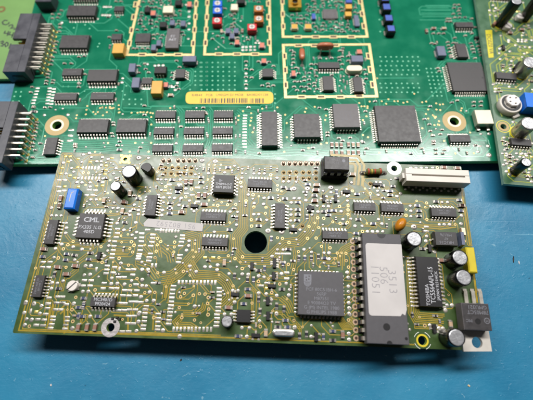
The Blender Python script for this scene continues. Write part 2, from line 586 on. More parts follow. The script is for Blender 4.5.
def sot(b, x, y, rz=0.0):
    me = cached('sot', sot_mesh)
    o = put('transistor', me, b.o, (x, y, 0), rz)
    b.term.append((x, y + 1.6))
    return o

def block(b, box, h, name, side, top=None, label=None, cham=0.12, ends=None, z0=0.0):
    """a plain moulded part given by the pixel box of its top face"""
    x0, y0, x1, y1 = box
    xm, ym = (x0 + x1) / 2, (y0 + y1) / 2
    cx, cy = b.at(xm, ym, h)
    A, B_ = b.at(x0, ym, h), b.at(x1, ym, h)
    C, D = b.at(xm, y0, h), b.at(xm, y1, h)
    L = math.hypot(A[0] - B_[0], A[1] - B_[1]); W = math.hypot(C[0] - D[0], C[1] - D[1])
    mb = MB()
    mb.cbox(-L / 2, -W / 2, z0 if z0 else 0.02, L / 2, W / 2, h, 0, cham, 1)
    if ends:                                          # soldered end terminals
        hor = ends == 'x'
        for s in (-1, 1):
            if hor:
                xs = sorted((s * (L / 2 - 0.1), s * (L / 2 + 0.5)))
                mb.box(xs[0], -W * 0.32, 0.02, xs[1], W * 0.32, 0.35, 2, 0.1)
            else:
                ys = sorted((s * (W / 2 - 0.1), s * (W / 2 + 0.5)))
                mb.box(-L * 0.32, ys[0], 0.02, L * 0.32, ys[1], 0.35, 2, 0.1)
    o = mb.build(name, [side, top or side, 'solder'], b.o, (cx, cy, 0))
    b.keep.append((cx - L / 2, cy - W / 2, cx + L / 2, cy + W / 2))
    if label:
        o['label'] = label
    return o, L, W, (cx, cy)

def elco(b, px, py, d, h, label=None, sleeve='sleeve_black', stripe=True, collar=None, sa=0.6):
    cx, cy = b.at(px, py, h)
    r = d / 2
    key = ('elco', d, h, sleeve)
    def mk():
        mb = MB()
        mb.lathe([(r * 0.97, 0.15), (r, 0.5), (r, h * 0.12), (r * 0.95, h * 0.15), (r, h * 0.19), (r, h - 0.75), (r * 0.985, h - 0.45), (r * 0.93, h - 0.2), (r * 0.88, h - 0.08), (r * 0.83, h - 0.2)],
                 28, 0, 0, 0, True)
        return mb.mesh('electrolytic_capacitor', [sleeve], True)
    o = put('electrolytic_capacitor', cached(key, mk), b.o, (cx, cy, 0))
    def mt():
        mb = MB()
        mb.lathe([(r * 0.85, h - 0.3), (r * 0.845, h - 0.2), (r * 0.78, h - 0.12)], 24, 0, 0, 0, True)
        for a in (0.4, 0.4 + math.pi / 2):
            c, s = math.cos(a), math.sin(a); l, w = r * 0.55, 0.05
            mb.quad([(-c * l + s * w, -s * l - c * w, h - 0.11), (c * l + s * w, s * l - c * w, h - 0.11),
                     (c * l - s * w, s * l + c * w, h - 0.11 + 0.002), (-c * l - s * w, -s * l + c * w, h - 0.11)], 1)
        return mb.mesh('can_top', ['can_top', 'score'])
    put('can_top', cached(('top',) + key, mt), o)
    if stripe:
        mb = MB()
        for i in range(5):
            a0, a1 = sa + i * 0.12, sa + (i + 1) * 0.12
            rr = r + 0.02
            mb.quad([(rr * math.cos(a0), rr * math.sin(a0), h * 0.2), (rr * math.cos(a1), rr * math.sin(a1), h * 0.2),
                     (rr * math.cos(a1), rr * math.sin(a1), h - 0.8), (rr * math.cos(a0), rr * math.sin(a0), h - 0.8)])
            mb.quad([(rr * math.cos(a0), rr * math.sin(a0), h - 0.8), (rr * math.cos(a1), rr * math.sin(a1), h - 0.8),
                     (r * 0.95 * math.cos(a1), r * 0.95 * math.sin(a1), h - 0.18), (r * 0.95 * math.cos(a0), r * 0.95 * math.sin(a0), h - 0.18)])
        mb.build('polarity_stripe', ['slate'], o)
    if collar:
        mb = MB(); mb.ring(0, 0, 0.05, r * 0.9, r + 0.45, 26)
        mb.build('printed_ring', [collar], o)
    if label:
        o['label'] = label
    b.keep.append((cx - r, cy - r, cx + r, cy + r))
    return o

def trimmer(b, px, py, box, h, matname, name='trimmer', label=None):
    """small square adjuster with a slotted dial on top; box = (width, depth) in mm"""
    cx, cy = b.at(px, py, h)
    w, d = box
    def mk():
        mb = MB(); mb.cbox(-w / 2, -d / 2, 0.05, w / 2, d / 2, h, 0, 0.15)
        for s in (-1, 1):
            mb.box(s * w / 2 - 0.3, -0.5, 0.02, s * w / 2 + 0.4, 0.5, 0.4, 1, 0.08)
        return mb.mesh('trimmer', [matname, 'solder'])
    o = put(name, cached(('trim', w, d, h, matname), mk), b.o, (cx, cy, 0))
    def mk2():
        r = min(w, d) * 0.36
        mb = MB(); mb.lathe([(r, h), (r, h + 0.22), (r * 0.9, h + 0.3)], 18, 0, 0, 0, True)
        mb.quad([(-r * 0.75, -0.16, h + 0.306), (r * 0.75, -0.16, h + 0.306), (r * 0.75, 0.16, h + 0.306), (-r * 0.75, 0.16, h + 0.306)], 1)
        mb.quad([(-0.16, -r * 0.75, h + 0.309), (0.16, -r * 0.75, h + 0.309), (0.16, r * 0.75, h + 0.309), (-0.16, r * 0.75, h + 0.309)], 1)
        return mb.mesh('dial', ['dial', 'print_dark'])
    put('dial', cached(('dial', w, d, h), mk2), o)
    if label:
        o['label'] = label
    return o

def metal_trimmer(b, px, py, r, h, rz=0.7, label=None, top='dial'):
    """round slotted metal trimmer capacitor on a square foot"""
    cx, cy = b.at(px, py, h)
    mb = MB()
    mb.box(-r, -r * 0.9, 0.03, r, r * 0.9, h * 0.35, 0, 0.1)
    mb.box(-r - 0.7, -0.6, 0.02, -r + 0.1, 0.6, 0.25, 0, 0.05)
    mb.box(r - 0.1, -0.6, 0.02, r + 0.7, 0.6, 0.25, 0, 0.05)
    o = mb.build('trimmer', ['can_silver'], b.o, (cx, cy, 0), rz * 0.4)
    mb = MB()
    mb.lathe([(r * 0.95, h * 0.3), (r * 0.95, h * 0.85), (r * 0.85, h)], 24, 0, 0, 0, True)
    mb.box(-r * 0.9, -0.2, h + 0.005, r * 0.9, 0.2, h + 0.02, 1)
    mb.build('dial', [top, 'print_dark'], o, (0, 0, 0), rz, True)
    if label:
        o['label'] = label
    return o

def items(b, ox, oy, text, sc=6.6667):
    """pads, vias and chip parts read off an enlarged view whose corner is the pixel (ox, oy)"""
    for it in text.split(';'):
        w = it.split()
        if not w:
            continue
        k, xs = w[0], [float(t) for t in w[1:]]
        for i in range(0, len(xs), 2):
            px, py = ox + xs[i] / sc, oy + xs[i + 1] / sc
            x, y = b.at(px, py, 0.1)
            j = random.uniform
            if k == 'w': dot(b, x, y, 0.72 + j(-.06, .08))
            elif k == 'W': dot(b, x, y, 1.12, 0, 0.18); b.vias.disc(x, y, 0.215, 0.3, 10, 1)
            elif k == 'y': pad(b, x, y, 1.25, 0.95, 1, 0.12)
            elif k == 'p': pad(b, x, y, 1.85 + j(-.1, .1), 0.8)
            elif k == 'q': pad(b, x, y, 0.75, 1.6 + j(-.1, .1))
            elif k == 'v': via(b, x, y, 0.56 + j(-.05, .08))
            elif k == 'g': via(b, x, y, 0.4)
            elif k == 'h': b.pads.ring(x, y, 0.05, 0.6, 1.05, 14, 4); b.pads.lathe([(.72, .05), (.66, .7), (.5, .95), (.2, 1.02)], 12, x, y, 4)
            elif k == 'k': b.pads.ring(x, y, 0.05, 0.52, 0.98, 14, 3); b.vias.disc(x, y, 0.03, 0.6, 12, 3); b.pads.lathe([(.55, .05), (.45, .5), (.2, .6)], 8, x + .15, y + .15, 3)
            elif k == 'R': smd(b, x, y, 'R', 0, bm=random.choice(['resistor_body', 'resistor_body', 'resistor_blue']))
            elif k == 'r': smd(b, x, y, 'R', math.pi / 2, bm=random.choice(['resistor_body', 'resistor_body', 'resistor_blue']))
            elif k == 'C': smd(b, x, y, 'C', 0, 2.2, 1.25, 0.9, random.choice(['cap_brown', 'cap_brown', 'cap_tan']))
            elif k == 'c': smd(b, x, y, 'C', math.pi / 2, 2.2, 1.25, 0.9, random.choice(['cap_brown', 'cap_brown', 'cap_tan']))
            elif k == 's': smd(b, x, y, 'C', 0, 1.2, 0.7, 0.55, random.choice(['cap_tan', 'resistor_body', 'cap_brown']))
            elif k == 'S': smd(b, x, y, 'C', math.pi / 2, 1.2, 0.7, 0.55, random.choice(['cap_tan', 'resistor_body', 'cap_brown']))
            elif k == 't': sot(b, x, y, random.choice([0, math.pi]))
            elif k == 'T': sot(b, x, y, math.pi / 2)
            elif k == 'o': b.vias.disc(x, y, 0.012, 0.42, 8, 2)

# ---------------------------------------------------------------- tracks
class Router:
    def __init__(self, b, x0, y0, x1, y1, g=0.62, inside=None):
        self.b, self.g, self.x0, self.y0 = b, g, x0, y0
        self.nx, self.ny = int((x1 - x0) / g), int((y1 - y0) / g)
        self.occ = {}
        self.tracks = []
        self.inside = inside
    def cell(self, x, y):
        return int(round((x - self.x0) / self.g)), int(round((y - self.y0) / self.g))
    def pos(self, c):
        return self.x0 + c[0] * self.g, self.y0 + c[1] * self.g
    def block(self, x, y, r, tag):
        cx, cy = self.cell(x, y); k = int(r / self.g) + 1
        for i in range(cx - k, cx + k + 1):
            for j in range(cy - k, cy + k + 1):
                p = self.pos((i, j))
                if math.hypot(p[0] - x, p[1] - y) <= r:
                    self.occ[(i, j)] = tag
    def line(self, pts, w, tag):
        self.tracks.append((pts, w))
        for a, c in zip(pts, pts[1:]):
            n = max(1, int(math.hypot(a[0] - c[0], a[1] - c[1]) / (self.g * 0.5)))
            for k in range(n + 1):
                t = k / n
                self.occ[self.cell(a[0] + (c[0] - a[0]) * t, a[1] + (c[1] - a[1]) * t)] = tag
    def bundle(self, pts, n, pitch, w, tag):
        P = [Vector(p) for p in pts]
        for k in range(n):
            off = (k - (n - 1) / 2) * pitch
            out = []
            for i in range(len(P)):
                d0 = (P[i] - P[i - 1]).normalized() if i else (P[1] - P[0]).normalized()
                d1 = (P[i + 1] - P[i]).normalized() if i < len(P) - 1 else d0
                nr = Vector((-(d0.y + d1.y), d0.x + d1.x)).normalized()
                c = max(0.4, nr.dot(Vector((-d0.y, d0.x))))
                q = P[i] + nr * (off / c)
                if i in (0, len(P) - 1):
                    q += d0 * random.uniform(-1.0, 1.0)
                out.append((q.x, q.y))
            self.line(out, w, tag)
    def route(self, a, c, tag, limit=2500):
        s, e = self.cell(*a), self.cell(*c)
        def free(p):
            return 0 <= p[0] < self.nx and 0 <= p[1] < self.ny and self.occ.get(p, tag) == tag
        for q in (s, e):
            if not (0 <= q[0] < self.nx and 0 <= q[1] < self.ny):
                return None
        D = [(1, 0), (1, 1), (0, 1), (-1, 1), (-1, 0), (-1, -1), (0, -1), (1, -1)]
        heap = [(0, 0, s, -1)]
        best = {(s, -1): 0}; prev = {}
        cnt = 0; cost = 0
        while heap:
            f, cost, p, d = heapq.heappop(heap)
            if p == e:
                path = [p]; k = (p, d)
                while k in prev:
                    k = prev[k]; path.append(k[0])
                return path[::-1]
            cnt += 1
            if cnt > limit:
                return None
            for nd, (dx, dy) in enumerate(D):
                q = (p[0] + dx, p[1] + dy)
                if not (free(q) or q == e):
                    continue
                if d >= 0:
                    turn = min((nd - d) % 8, (d - nd) % 8)
                    if turn > 2:
                        continue
                else:
                    turn = 0
                if dx and dy and not (free((p[0] + dx, p[1])) and free((p[0], p[1] + dy))):
                    continue
                nc = cost + (1.414 if dx and dy else 1) + turn * 0.9
                k = (q, nd)
                if nc < best.get(k, 1e9):
                    best[k] = nc; prev[k] = (p, d)
                    heapq.heappush(heap, (nc + math.hypot(q[0] - e[0], q[1] - e[1]), nc, q, nd))
        return None
    def auto(self, count, dmin, dmax, w, tries=3):
        T = self.b.term
        for i, (x, y) in enumerate(T):
            c = self.cell(x, y)
            if c not in self.occ:
                self.occ[c] = ('t', i)
        idx = list(range(len(T)))
        done = 0
        for n in range(count * tries):
            if done >= count or len(T) < 2:
                break
            i = random.choice(idx)
            near = [j for j in random.sample(idx, min(len(idx), 90)) if j != i and dmin < math.hypot(T[i][0] - T[j][0], T[i][1] - T[j][1]) < dmax]
            if not near:
                continue
            j = near[0]
            tag = ('n', n)
            ci, cj = self.cell(*T[i]), self.cell(*T[j])
            old = self.occ.get(ci), self.occ.get(cj)
            self.occ[ci] = self.occ[cj] = tag
            p = self.route(T[i], T[j], tag)
            if not p or len(p) < 4:
                self.occ[ci], self.occ[cj] = old
                continue
            pts = [self.pos(c) for c in p]
            keep = [pts[0]]
            for a in range(1, len(p) - 1):
                if (p[a][0] - p[a - 1][0], p[a][1] - p[a - 1][1]) != (p[a + 1][0] - p[a][0], p[a + 1][1] - p[a][1]):
                    keep.append(pts[a])
            keep.append(pts[-1])
            for c in p:
                self.occ[c] = tag
            self.tracks.append((keep, w))
            done += 1
    def build(self, matname, z=0.024):
        mb = MB()
        for k, (pts, w) in enumerate(self.tracks):
            mb.ribbon(pts, w, z + (k % 37) * 0.0003, 0, 0.02)
        o = mb.build('tracks', [matname], self.b.o)
        o['kind'] = 'stuff'
        return o

def finish_pads(b, mats=('solder', 'solder_warm', 'cap_tan', 'hole_rim', 'tail_solder'), vm=('via_ring', 'via_core', 'tented', 'epoxy_dark')):
    if b.pads.f:
        o = b.pads.build('solder_pads', list(mats), b.o, smooth=True); o['kind'] = 'stuff'
    if b.vias.f:
        o = b.vias.build('vias', list(vm), b.o); o['kind'] = 'stuff'

def fill(b, x0, y0, x1, y1, n, seed, gap=1.5, mix='sSwvr'):
    """small chip parts, joints and vias in the free places of an area"""
    r = random.Random(seed)
    made = 0
    for _ in range(n * 25):
        if made >= n:
            break
        x, y = r.uniform(x0, x1), r.uniform(y0, y1)
        if any(k[0] - 1.3 < x < k[2] + 1.3 and k[1] - 1.3 < y < k[3] + 1.3 for k in b.keep):
            continue
        if any(abs(t[0] - x) < gap and abs(t[1] - y) < gap for t in b.term):
            continue
        k = r.choice(mix)
        x, y = round(x / 0.6) * 0.6, round(y / 0.6) * 0.6
        if k == 's': smd(b, x, y, 'C', 0, 1.2, 0.7, 0.55, r.choice(['cap_tan', 'resistor_body', 'cap_brown', 'slate']))
        elif k == 'S': smd(b, x, y, 'C', math.pi / 2, 1.2, 0.7, 0.55, r.choice(['cap_tan', 'resistor_body', 'cap_brown', 'slate']))
        elif k == 'w': dot(b, x, y, 0.5)
        elif k == 'v': via(b, x, y, 0.42)
        elif k == 'r': smd(b, x, y, 'R', r.choice([0, math.pi / 2]), 1.4, 0.8, 0.45)
        made += 1

# ---------------------------------------------------------------- the bench
mb = MB()
mb.quad([(-900, -500, 0), (900, -500, 0), (900, 900, 0), (-900, 900, 0)])
bench = mb.build('bench_top', ['bench'])
bench['kind'] = 'structure'
bench['label'] = 'scuffed blue painted bench top under the circuit boards'

# ---------------------------------------------------------------- lime board, rear left, lowest
lime = Board('circuit_board', 'lime green board edge with black handwriting, under the box header at the rear left', (-150, 115.5, 2.4), math.radians(1.5))
outline(lime, [(-60, 0), (52, 0), (52, 110), (-60, 110)], [], 'mask_lime', 'edge_green')
mb = MB()
for x in (-50, 30):
    mb.box(x, 20, -2.4, x + 14, 30, -1.61)
    mb.box(x, 80, -2.4, x + 14, 90, -1.61)
mb.build('underside_connector', ['epoxy_dark'], lime.o)
mb = MB()
def scribble(pts):
    mb.ribbon([lime.at(x / 6.667, y / 6.667) for x, y in pts], 0.55, 0.03, 0, 0.01)
scribble([(52, 138), (30, 136), (16, 148), (20, 162), (40, 166), (56, 160), (62, 148)])
scribble([(58, 178), (66, 168), (82, 166), (86, 176), (72, 190), (98, 186)])
scribble([(90, 200), (104, 192), (116, 186)])
scribble([(36, 206), (28, 222), (52, 224)]); scribble([(58, 208), (48, 240)])
scribble([(70, 212), (60, 232), (88, 236)]); scribble([(92, 216), (78, 252)])
scribble([(2, 282), (18, 274), (24, 282), (10, 290), (24, 296), (18, 308), (4, 306)])
scribble([(44, 282), (32, 296), (38, 312), (52, 304), (54, 288), (44, 282)]); scribble([(74, 290), (58, 326)])
mb.build('handwriting', ['ink'], lime.o)
x, y = lime.at(1.2, 9.5)
lime.pads.ring(x, y, 0.05, 1.0, 2.2, 20, 3)
finish_pads(lime)

# ---------------------------------------------------------------- teal board behind
teal = Board('circuit_board', 'large bright teal green board with rows of black chips and gold shield outlines', (0, 74, 5.0), math.radians(1.5), thick=2.2)
fx0, fy0 = teal.at(-9, 165.5)
fx1, fy1 = teal.at(516, 159.3)
fy0 = fy1 = (teal.at(20, 165.2)[1] + teal.at(480, 160)[1]) / 2
hl = teal.at(57, 125.3); hr = teal.at(454.3, 121.3)
outline(teal, [(fx0 + 1.5, fy0), (fx1, fy0), (fx1 + 2, fy0 + 125), (fx0 - 3, fy0 + 125)],
        [(hl[0], hl[1], 2.0), (hr[0], hr[1], 2.0)], 'mask_teal', 'edge_green')
mb = MB()
for x, y in ((-70, 40), (60, 40), (-70, 95), (60, 95)):
    mb.box(x, y, -5.0, x + 16, y + 8, -2.21)
mb.build('underside_connector', ['epoxy_dark'], teal.o)
for p in (hl, hr):
    mb = MB(); mb.ring(p[0], p[1], 0.03, 2.02, 2.9, 30, 1); mb.ring(p[0], p[1], 0.034, 2.9, 5.1, 30, 0)
    mb.build('mounting_ring', ['ring_tan', 'cream'], teal.o)

def fence(b, pts, slots, closed=False, w=1.25):
    P = [b.at(*p) for p in pts]
    if closed:
        P = P + [P[0]]
    g = MB()
    for a, c in zip(P, P[1:]):
        dx, dy = c[0] - a[0], c[1] - a[1]
        l = math.hypot(dx, dy); ux, uy = dx / l, dy / l
        e = w / 2
        horiz = abs(dx) > abs(dy)
        z = 0.10 if horiz else 0.105
        ee = e if horiz else -e
        a2 = (a[0] - ux * ee, a[1] - uy * ee); c2 = (c[0] + ux * ee, c[1] + uy * ee)
        q = [(a2[0] - uy * e, a2[1] + ux * e), (a2[0] + uy * e, a2[1] - ux * e), (c2[0] + uy * e, c2[1] - ux * e), (c2[0] - uy * e, c2[1] + ux * e)]
        top = [(x, y, z) for x, y in q]; bot = [(x, y, 0.01) for x, y in q]
        g.quad(top)
        for i in range(4):
            j = (i + 1) % 4
            g.quad([bot[i], bot[j], top[j], top[i]])
    for px, py, o in slots:
        x, y = b.at(px, py)
        hw, hh = (2.0, 1.05) if o == 'h' else (1.05, 2.0)
        g.box(x - hw, y - hh, 0.01, x + hw, y + hh, 0.13, 0, 0.1)
        hw, hh = (1.45, 0.48) if o == 'h' else (0.5, 1.35)
        g.box(x - hw, y - hh, 0.05, x + hw, y + hh, 0.14, 1)
    o = g.build('shield_outline', ['fence_gold', 'via_core'], b.o)
    return o

def zz(ox, oy, lst, o, sc=6.6667):
    return [(ox + x / sc, oy + y / sc, o) for x, y in lst]
fence(teal, [(141.5, -8), (126.8, 55), (193.2, 55), (196.6, -8)],
      zz(120, 0, [(103, 30), (90, 115), (77, 203), (63, 290), (508, 28), (503, 113), (497, 200), (488, 290)], 'v') + zz(120, 0, [(147, 365), (268, 365), (388, 365)], 'h'))
fence(teal, [(208.2, -8), (204.6, 54.6), (270.4, 54.4), (269.3, -8)],
      zz(195, 0, [(82, 20), (79, 115), (74, 200), (70, 287), (488, 25), (490, 115), (492, 195), (495, 285)], 'v') + zz(195, 0, [(160, 362), (280, 362), (400, 362)], 'h'))
fence(teal, [(281.8, -8), (283, 37), (367.2, 36.8), (360, -8)],
      zz(270, 0, [(83, 12), (85, 95), (88, 177)], 'v') + zz(345, 0, [(100, 10), (113, 93), (125, 175)], 'v') + zz(270, 0, [(185, 247), (305, 247), (422, 247)], 'h') + zz(345, 0, [(42, 247)], 'h'))
fence(teal, [(283.3, 45.2), (285.6, 97.2), (376.8, 96.4), (369.2, 44.6)],
      zz(270, 45, [(97, 75), (102, 168), (105, 268)], 'v') + zz(345, 55, [(155, 8), (168, 98), (183, 198)], 'v') + zz(270, 45, [(210, 347), (340, 347), (468, 347)], 'h')
      + zz(345, 55, [(95, 275)], 'h') + zz(270, 0, [(190, 304), (300, 304), (435, 303)], 'h'), True)

# --- right-angle box headers on its left edge
def box_header(b, cpx, cpy, L, W, h, npin, notch_w, label, pin_out=4.1):
    cx, cy = b.at(cpx, cpy, h)
    a, c = L / 2, W / 2
    g = MB()
    nx = a * 0.30                           # the notch runs from the mating side to here
    t = 1.3
    n = notch_w / 2
    g.cbox(-a, -c, h - t, nx, -n, h, 0, 0.12)
    g.cbox(-a, n, h - t, nx, c, h, 0, 0.12)
    g.cbox(nx + 0.003, -c, 0.3, a, c, h, 0, 0.15)
    g.box(-a, -c + 0.002, 0.3, nx, c - 0.002, 1.4)
    g.box(-a, -c + 0.001, 1.4, nx, -c + 1.3, h - t)
    g.box(-a, c - 1.3, 1.4, nx, c - 0.001, h - t)
    g.box(-a * 0.5, -c - 0.35, 2.0, a * 0.6, -c, h * 0.62, 0, 0.3)
    o = g.build('box_header', ['header_plastic'], b.o, (cx, cy, 0))
    o['label'] = label
    g = MB()
    span = W - 9.0 if npin > 7 else W - 6.5
    for i in range(npin):
        y = -span / 2 + span * i / (npin - 1)
        for z in (h * 0.36, h * 0.64):
            g.box(-a * 0.7, y - 0.32, z - 0.32, nx, y + 0.32, z + 0.32, 0)
    k = g.build('contacts', ['gold'], o); k['kind'] = 'stuff'
    def pinmesh(out, z):
        m = MB(); w = 0.34
        m.box(a - 0.2, -w, z - w, a + out, w, z + w)
        m.box(a + out - 0.15, -w * 0.97, z * 0.45, a + out + 0.75, w * 0.97, z + w * 0.9)
        m.box(a + out + 0.1, -w * 0.94, -1.0, a + out + 0.72, w * 0.94, z * 0.46)
        m.lathe([(0.85, 0.02), (0.55, 0.25), (0.4, 0.6)], 10, a + out + 0.4, 0, 1)
        return m.mesh('pin', ['lead', 'solder_warm'])
    m1, m2 = pinmesh(pin_out, h * 0.66), pinmesh(pin_out * 0.5, h * 0.36)
    for i in range(npin):
        y = -span / 2 + span * i / (npin - 1)
        put('pin', m1, o, (0, y + 0.0, 0))
        put('pin', m2, o, (0, y + 0.9, 0))
    return o
box_header(teal, 22.3, 41.5, 9.6, 34.0, 7.0, 10, 3.2, 'black box header with metal pins and a notch, upper of the two at the left edge')
box_header(teal, -1.5, 131, 9.6, 29.0, 7.0, 8, 3.2, 'black box header with bent pins at the lower left corner')
o, L, W, c = block(teal, (36, -8, 52, 1.5), 5.5, 'box_header', 'header_plastic', cham=0.2)

# --- its chips
SO = dict(h=1.75, ext=1.05)
WIDE = dict(h=2.4, ext=1.3)
G = 'epoxy_grey'
chip(teal, (73, -10, 98, -1.5), 10, body='epoxy', **WIDE)
chip(teal, (67, 5.2, 96, 15.8), 10, body='epoxy', **WIDE)
chip(teal, (60, 35, 88.5, 48), 10, body='epoxy', dot1=(0.8, 0.6), **WIDE)
chip(teal, (62.2, 68.6, 81.8, 75.5), 7, text='HC157A', tsize=1.1, tmat='mark_faint', **SO)
chip(teal, (87.3, 69.2, 117, 81.2), 10, **WIDE)
chip(teal, (53.8, 93, 76.8, 100), 8, text='HC157A', tsize=1.1, tmat='mark_faint', **SO)
chip(teal, (90.5, 92.4, 113.8, 99.6), 8, text='HC157A', tsize=1.1, tmat='mark_faint', **SO)
chip(teal, (77.3, 118.8, 108.2, 132.5), 10, dot1=(0.86, 0.7), **WIDE)
chip(teal, (116.2, 118.8, 146.2, 132.3), 10, dot1=(0.86, 0.7), **WIDE)
for box in ((155, 110.6, 175.6, 118), (184.8, 110.6, 204.8, 118), (213.4, 110.5, 233.2, 117.8),
            (153.4, 127.4, 173.7, 134.3), (183.5, 127.3, 203.8, 134.2), (212.2, 127, 232.7, 134),
            (152, 144.3, 172.4, 151.6), (182.4, 144.2, 203, 151.5), (211.6, 143.8, 232.6, 151.2)):
    chip(teal, box, 8, text=random.choice(['HC245', 'HC373', 'HC138']), tsize=1.0, tmat='mark_faint', **SO)
chip(teal, (261.3, 110.8, 277.7, 145.4), 14, h=2.5, sides='lr', ext=1.5, body='epoxy')
chip(teal, (293.6, 113.4, 320.4, 137.2), 7, h=3.2, sides='tblr', lead='gull', ext=0.9, n2=9, body='epoxy')
chip(teal, (333.2, 103.4, 359.4, 127.3), 7, h=3.2, sides='tblr', lead='gull', ext=0.9, n2=9, body='epoxy_grey', text='N82C51\nB9412\nI4870', tsize=1.9, tmat='mark_faint', trot=math.pi / 2)
chip(teal, (376.4, 105, 418.4, 141.4), 16, h=2.9, sides='tblr', ext=1.2, pitch=0.98, n2=16, body='epoxy')
chip(teal, (450, 62.3, 485, 90.5), 14, h=1.9, sides='tblr', ext=1.2, pitch=1.0, n2=14, body='epoxy', dot1=(0.84, -0.1))
chip(teal, (455.6, 22, 473.4, 27.2), 7, **SO)
chip(teal, (456.7, 43.6, 467.2, 57), 6, sides='lr', **SO)
chip(teal, (449.7, 134.4, 470.6, 141.8), 7, text='HC157A', tsize=1.1, tmat='mark_faint', **SO)
chip(teal, (44.6, 137.4, 56.4, 154.2), 6, sides='lr', **SO)
chip(teal, (135.3, 33.2, 150.4, 42), 8, h=1.5, ext=1.0, pitch=0.8)
chip(teal, (166, 28.2, 179.3, 48), 5, h=1.9, sides='lr', ext=0.6, body='epoxy_grey', text='5T\nA6T', tsize=2.0, tmat='mark_white')
chip(teal, (175.2, 69, 185, 77.8), 4, sides='lr', **SO)
chip(teal, (262.2, 68.4, 273.3, 76.8), 4, sides='lr', **SO)
chip(teal, (114, 6, 123.6, 11.2), 4, h=1.5, ext=0.9)
chip(teal, (111.3, 33.8, 121.7, 39.8), 4, h=1.5, ext=0.9)
chip(teal, (141.4, 77.6, 152, 84), 4, h=1.5, ext=0.9)
chip(teal, (154, 66.2, 166.4, 73.4), 3, h=2.4, ext=0.5, body='epoxy_dark')
chip(teal, (318.2, 62, 339.8, 68.2), 8, **SO)
chip(teal, (323, 76, 333.6, 90), 7, sides='lr', **SO)
chip(teal, (353.6, 76.8, 362.6, 91.6), 7, sides='lr', **SO)
chip(teal, (323, 9, 337.3, 18.6), 7, h=0.9, sides='tblr', ext=0.3, pitch=0.65, body='epoxy_grey')
# --- shield areas: trimmers, filters, small blocks
trimmer(teal, 217.5, 3.4, (4.4, 4.0), 2.9, 'trim_blue', label='blue trimmer, rear of the blue pair')
trimmer(teal, 217.4, 10.4, (4.4, 4.0), 2.9, 'trim_blue', label='blue trimmer next to the red one')
trimmer(teal, 217, 20.6, (4.4, 4.0), 2.9, 'trim_red', label='red trimmer below the blue pair')
trimmer(teal, 258.6, 8.6, (4.4, 4.0), 2.9, 'trim_brown')
trimmer(teal, 258.8, 18.8, (4.4, 4.0), 2.9, 'trim_brown')
trimmer(teal, 252, 27, (4.4, 4.0), 2.9, 'trim_red', label='red trimmer beside the brown pair')
for box, h, sd, tp in (((163, 6, 173, 12.6), 2.0, 'cream', 'cream'), ((231, 4, 237.6, 10), 1.6, 'cream', 'cream'),
        ((159.6, 21.6, 166.4, 27), 1.8, 'epoxy_dark', None), ((144.5, 7, 150, 12), 1.6, 'epoxy_dark', None), ((175, 0, 181.5, 5), 1.8, 'epoxy_dark', None),
        ((169.8, 20, 174.6, 25), 1.6, 'slate', None), ((180.6, 20.5, 185.4, 26), 1.6, 'slate', None), ((156.4, 40, 161, 45.6), 1.7, 'slate', None),
        ((151, 44.4, 155.8, 50), 1.7, 'slate', None), ((150.6, 10.6, 155.6, 15.4), 1.5, 'slate', 'brick_red'), ((187, 1.6, 191.6, 6.6), 1.5, 'slate', 'brick_red'),
        ((225.6, 28, 230.6, 33), 1.7, 'slate', None), ((233.6, 28, 238.6, 33), 1.7, 'slate', None), ((229.6, 33.4, 234.4, 38.4), 1.7, 'slate', None),
        ((234.8, 39.6, 239.4, 44.4), 1.5, 'slate', 'brick_red'), ((259.6, 42.6, 264.4, 47.6), 1.5, 'slate', 'brick_red'), ((237, -3, 245, 3), 2.2, 'epoxy_dark', None),
        ((291.6, 24, 297.6, 28.6), 1.8, 'cream', 'tantalum'), ((305, 24, 311.4, 28.6), 1.8, 'cream', 'tantalum'), ((312, 13.4, 315.6, 18.8), 1.4, 'inductor_blue', None),
        ((345.6, 4.2, 352, 8.6), 2.0, 'tantalum', None), ((345.2, 11.6, 351.6, 16), 2.0, 'tantalum', None), ((346, -2, 352, 2.6), 1.8, 'inductor_blue', None),
        ((354.4, 15, 359, 26), 1.2, 'slate', None), ((351.4, 55.4, 363.2, 61.6), 2.4, 'slate', None), ((357, 49.4, 362, 53.6), 1.3, 'cap_tan', 'brick_red'),
        ((291.4, 70.4, 295.6, 76), 1.4, 'slate', 'brick_red'), ((182.6, 55.8, 196, 61.6), 3.0, 'slate', None), ((163.6, 82.2, 168, 87), 1.5, 'slate', 'brick_red'),
        ((261.4, 58.4, 266.4, 63), 1.5, 'slate', 'brick_red'), ((437.4, 46, 445.6, 55.4), 2.4, 'slate', None), ((128.6, 63.4, 135.2, 71.8), 2.6, 'slate', None),
        ((131.8, 77.4, 139.4, 87.4), 2.6, 'slate', None)):
    nm = 'ceramic_filter' if sd == 'cream' else ('tantalum_capacitor' if sd == 'tantalum' else ('inductor' if sd in ('slate', 'inductor_blue') else 'chip_inductor'))
    block(teal, box, h, nm, sd, tp, ends='x')
block(teal, (112.6, 43.4, 123.6, 53), 3.2, 'tantalum_capacitor', 'tantalum', ends='y', label='mustard tantalum block beside the left gold shield outline')
block(teal, (151.4, 80.8, 161.8, 93.4), 3.2, 'tantalum_capacitor', 'tantalum', ends='y', label='mustard tantalum block above the yellow barcode label')
# gold coaxial socket
o, L, W, c = block(teal, (288.4, -1, 301.4, 7.4), 2.4, 'coaxial_socket', 'gold')
mb = MB(); mb.lathe([(1.7, 2.4), (1.7, 3.6), (1.4, 3.6), (1.4, 2.5)], 20, 0, 0, 0, True, [0, 0, 0, 1]); mb.build('socket_barrel', ['gold', 'epoxy_dark'], o)
# blue wound inductors in a row
for i, (px, py) in enumerate(((385, -2.4), (386.8, 6.4), (389, 17.6), (391.2, 28))):
    o, L, W, c = block(teal, (px - 4.4, py - 3.2, px + 4.4, py + 3.6), 3.4, 'inductor', 'epoxy_dark', 'inductor_blue', ends='x', cham=0.5)
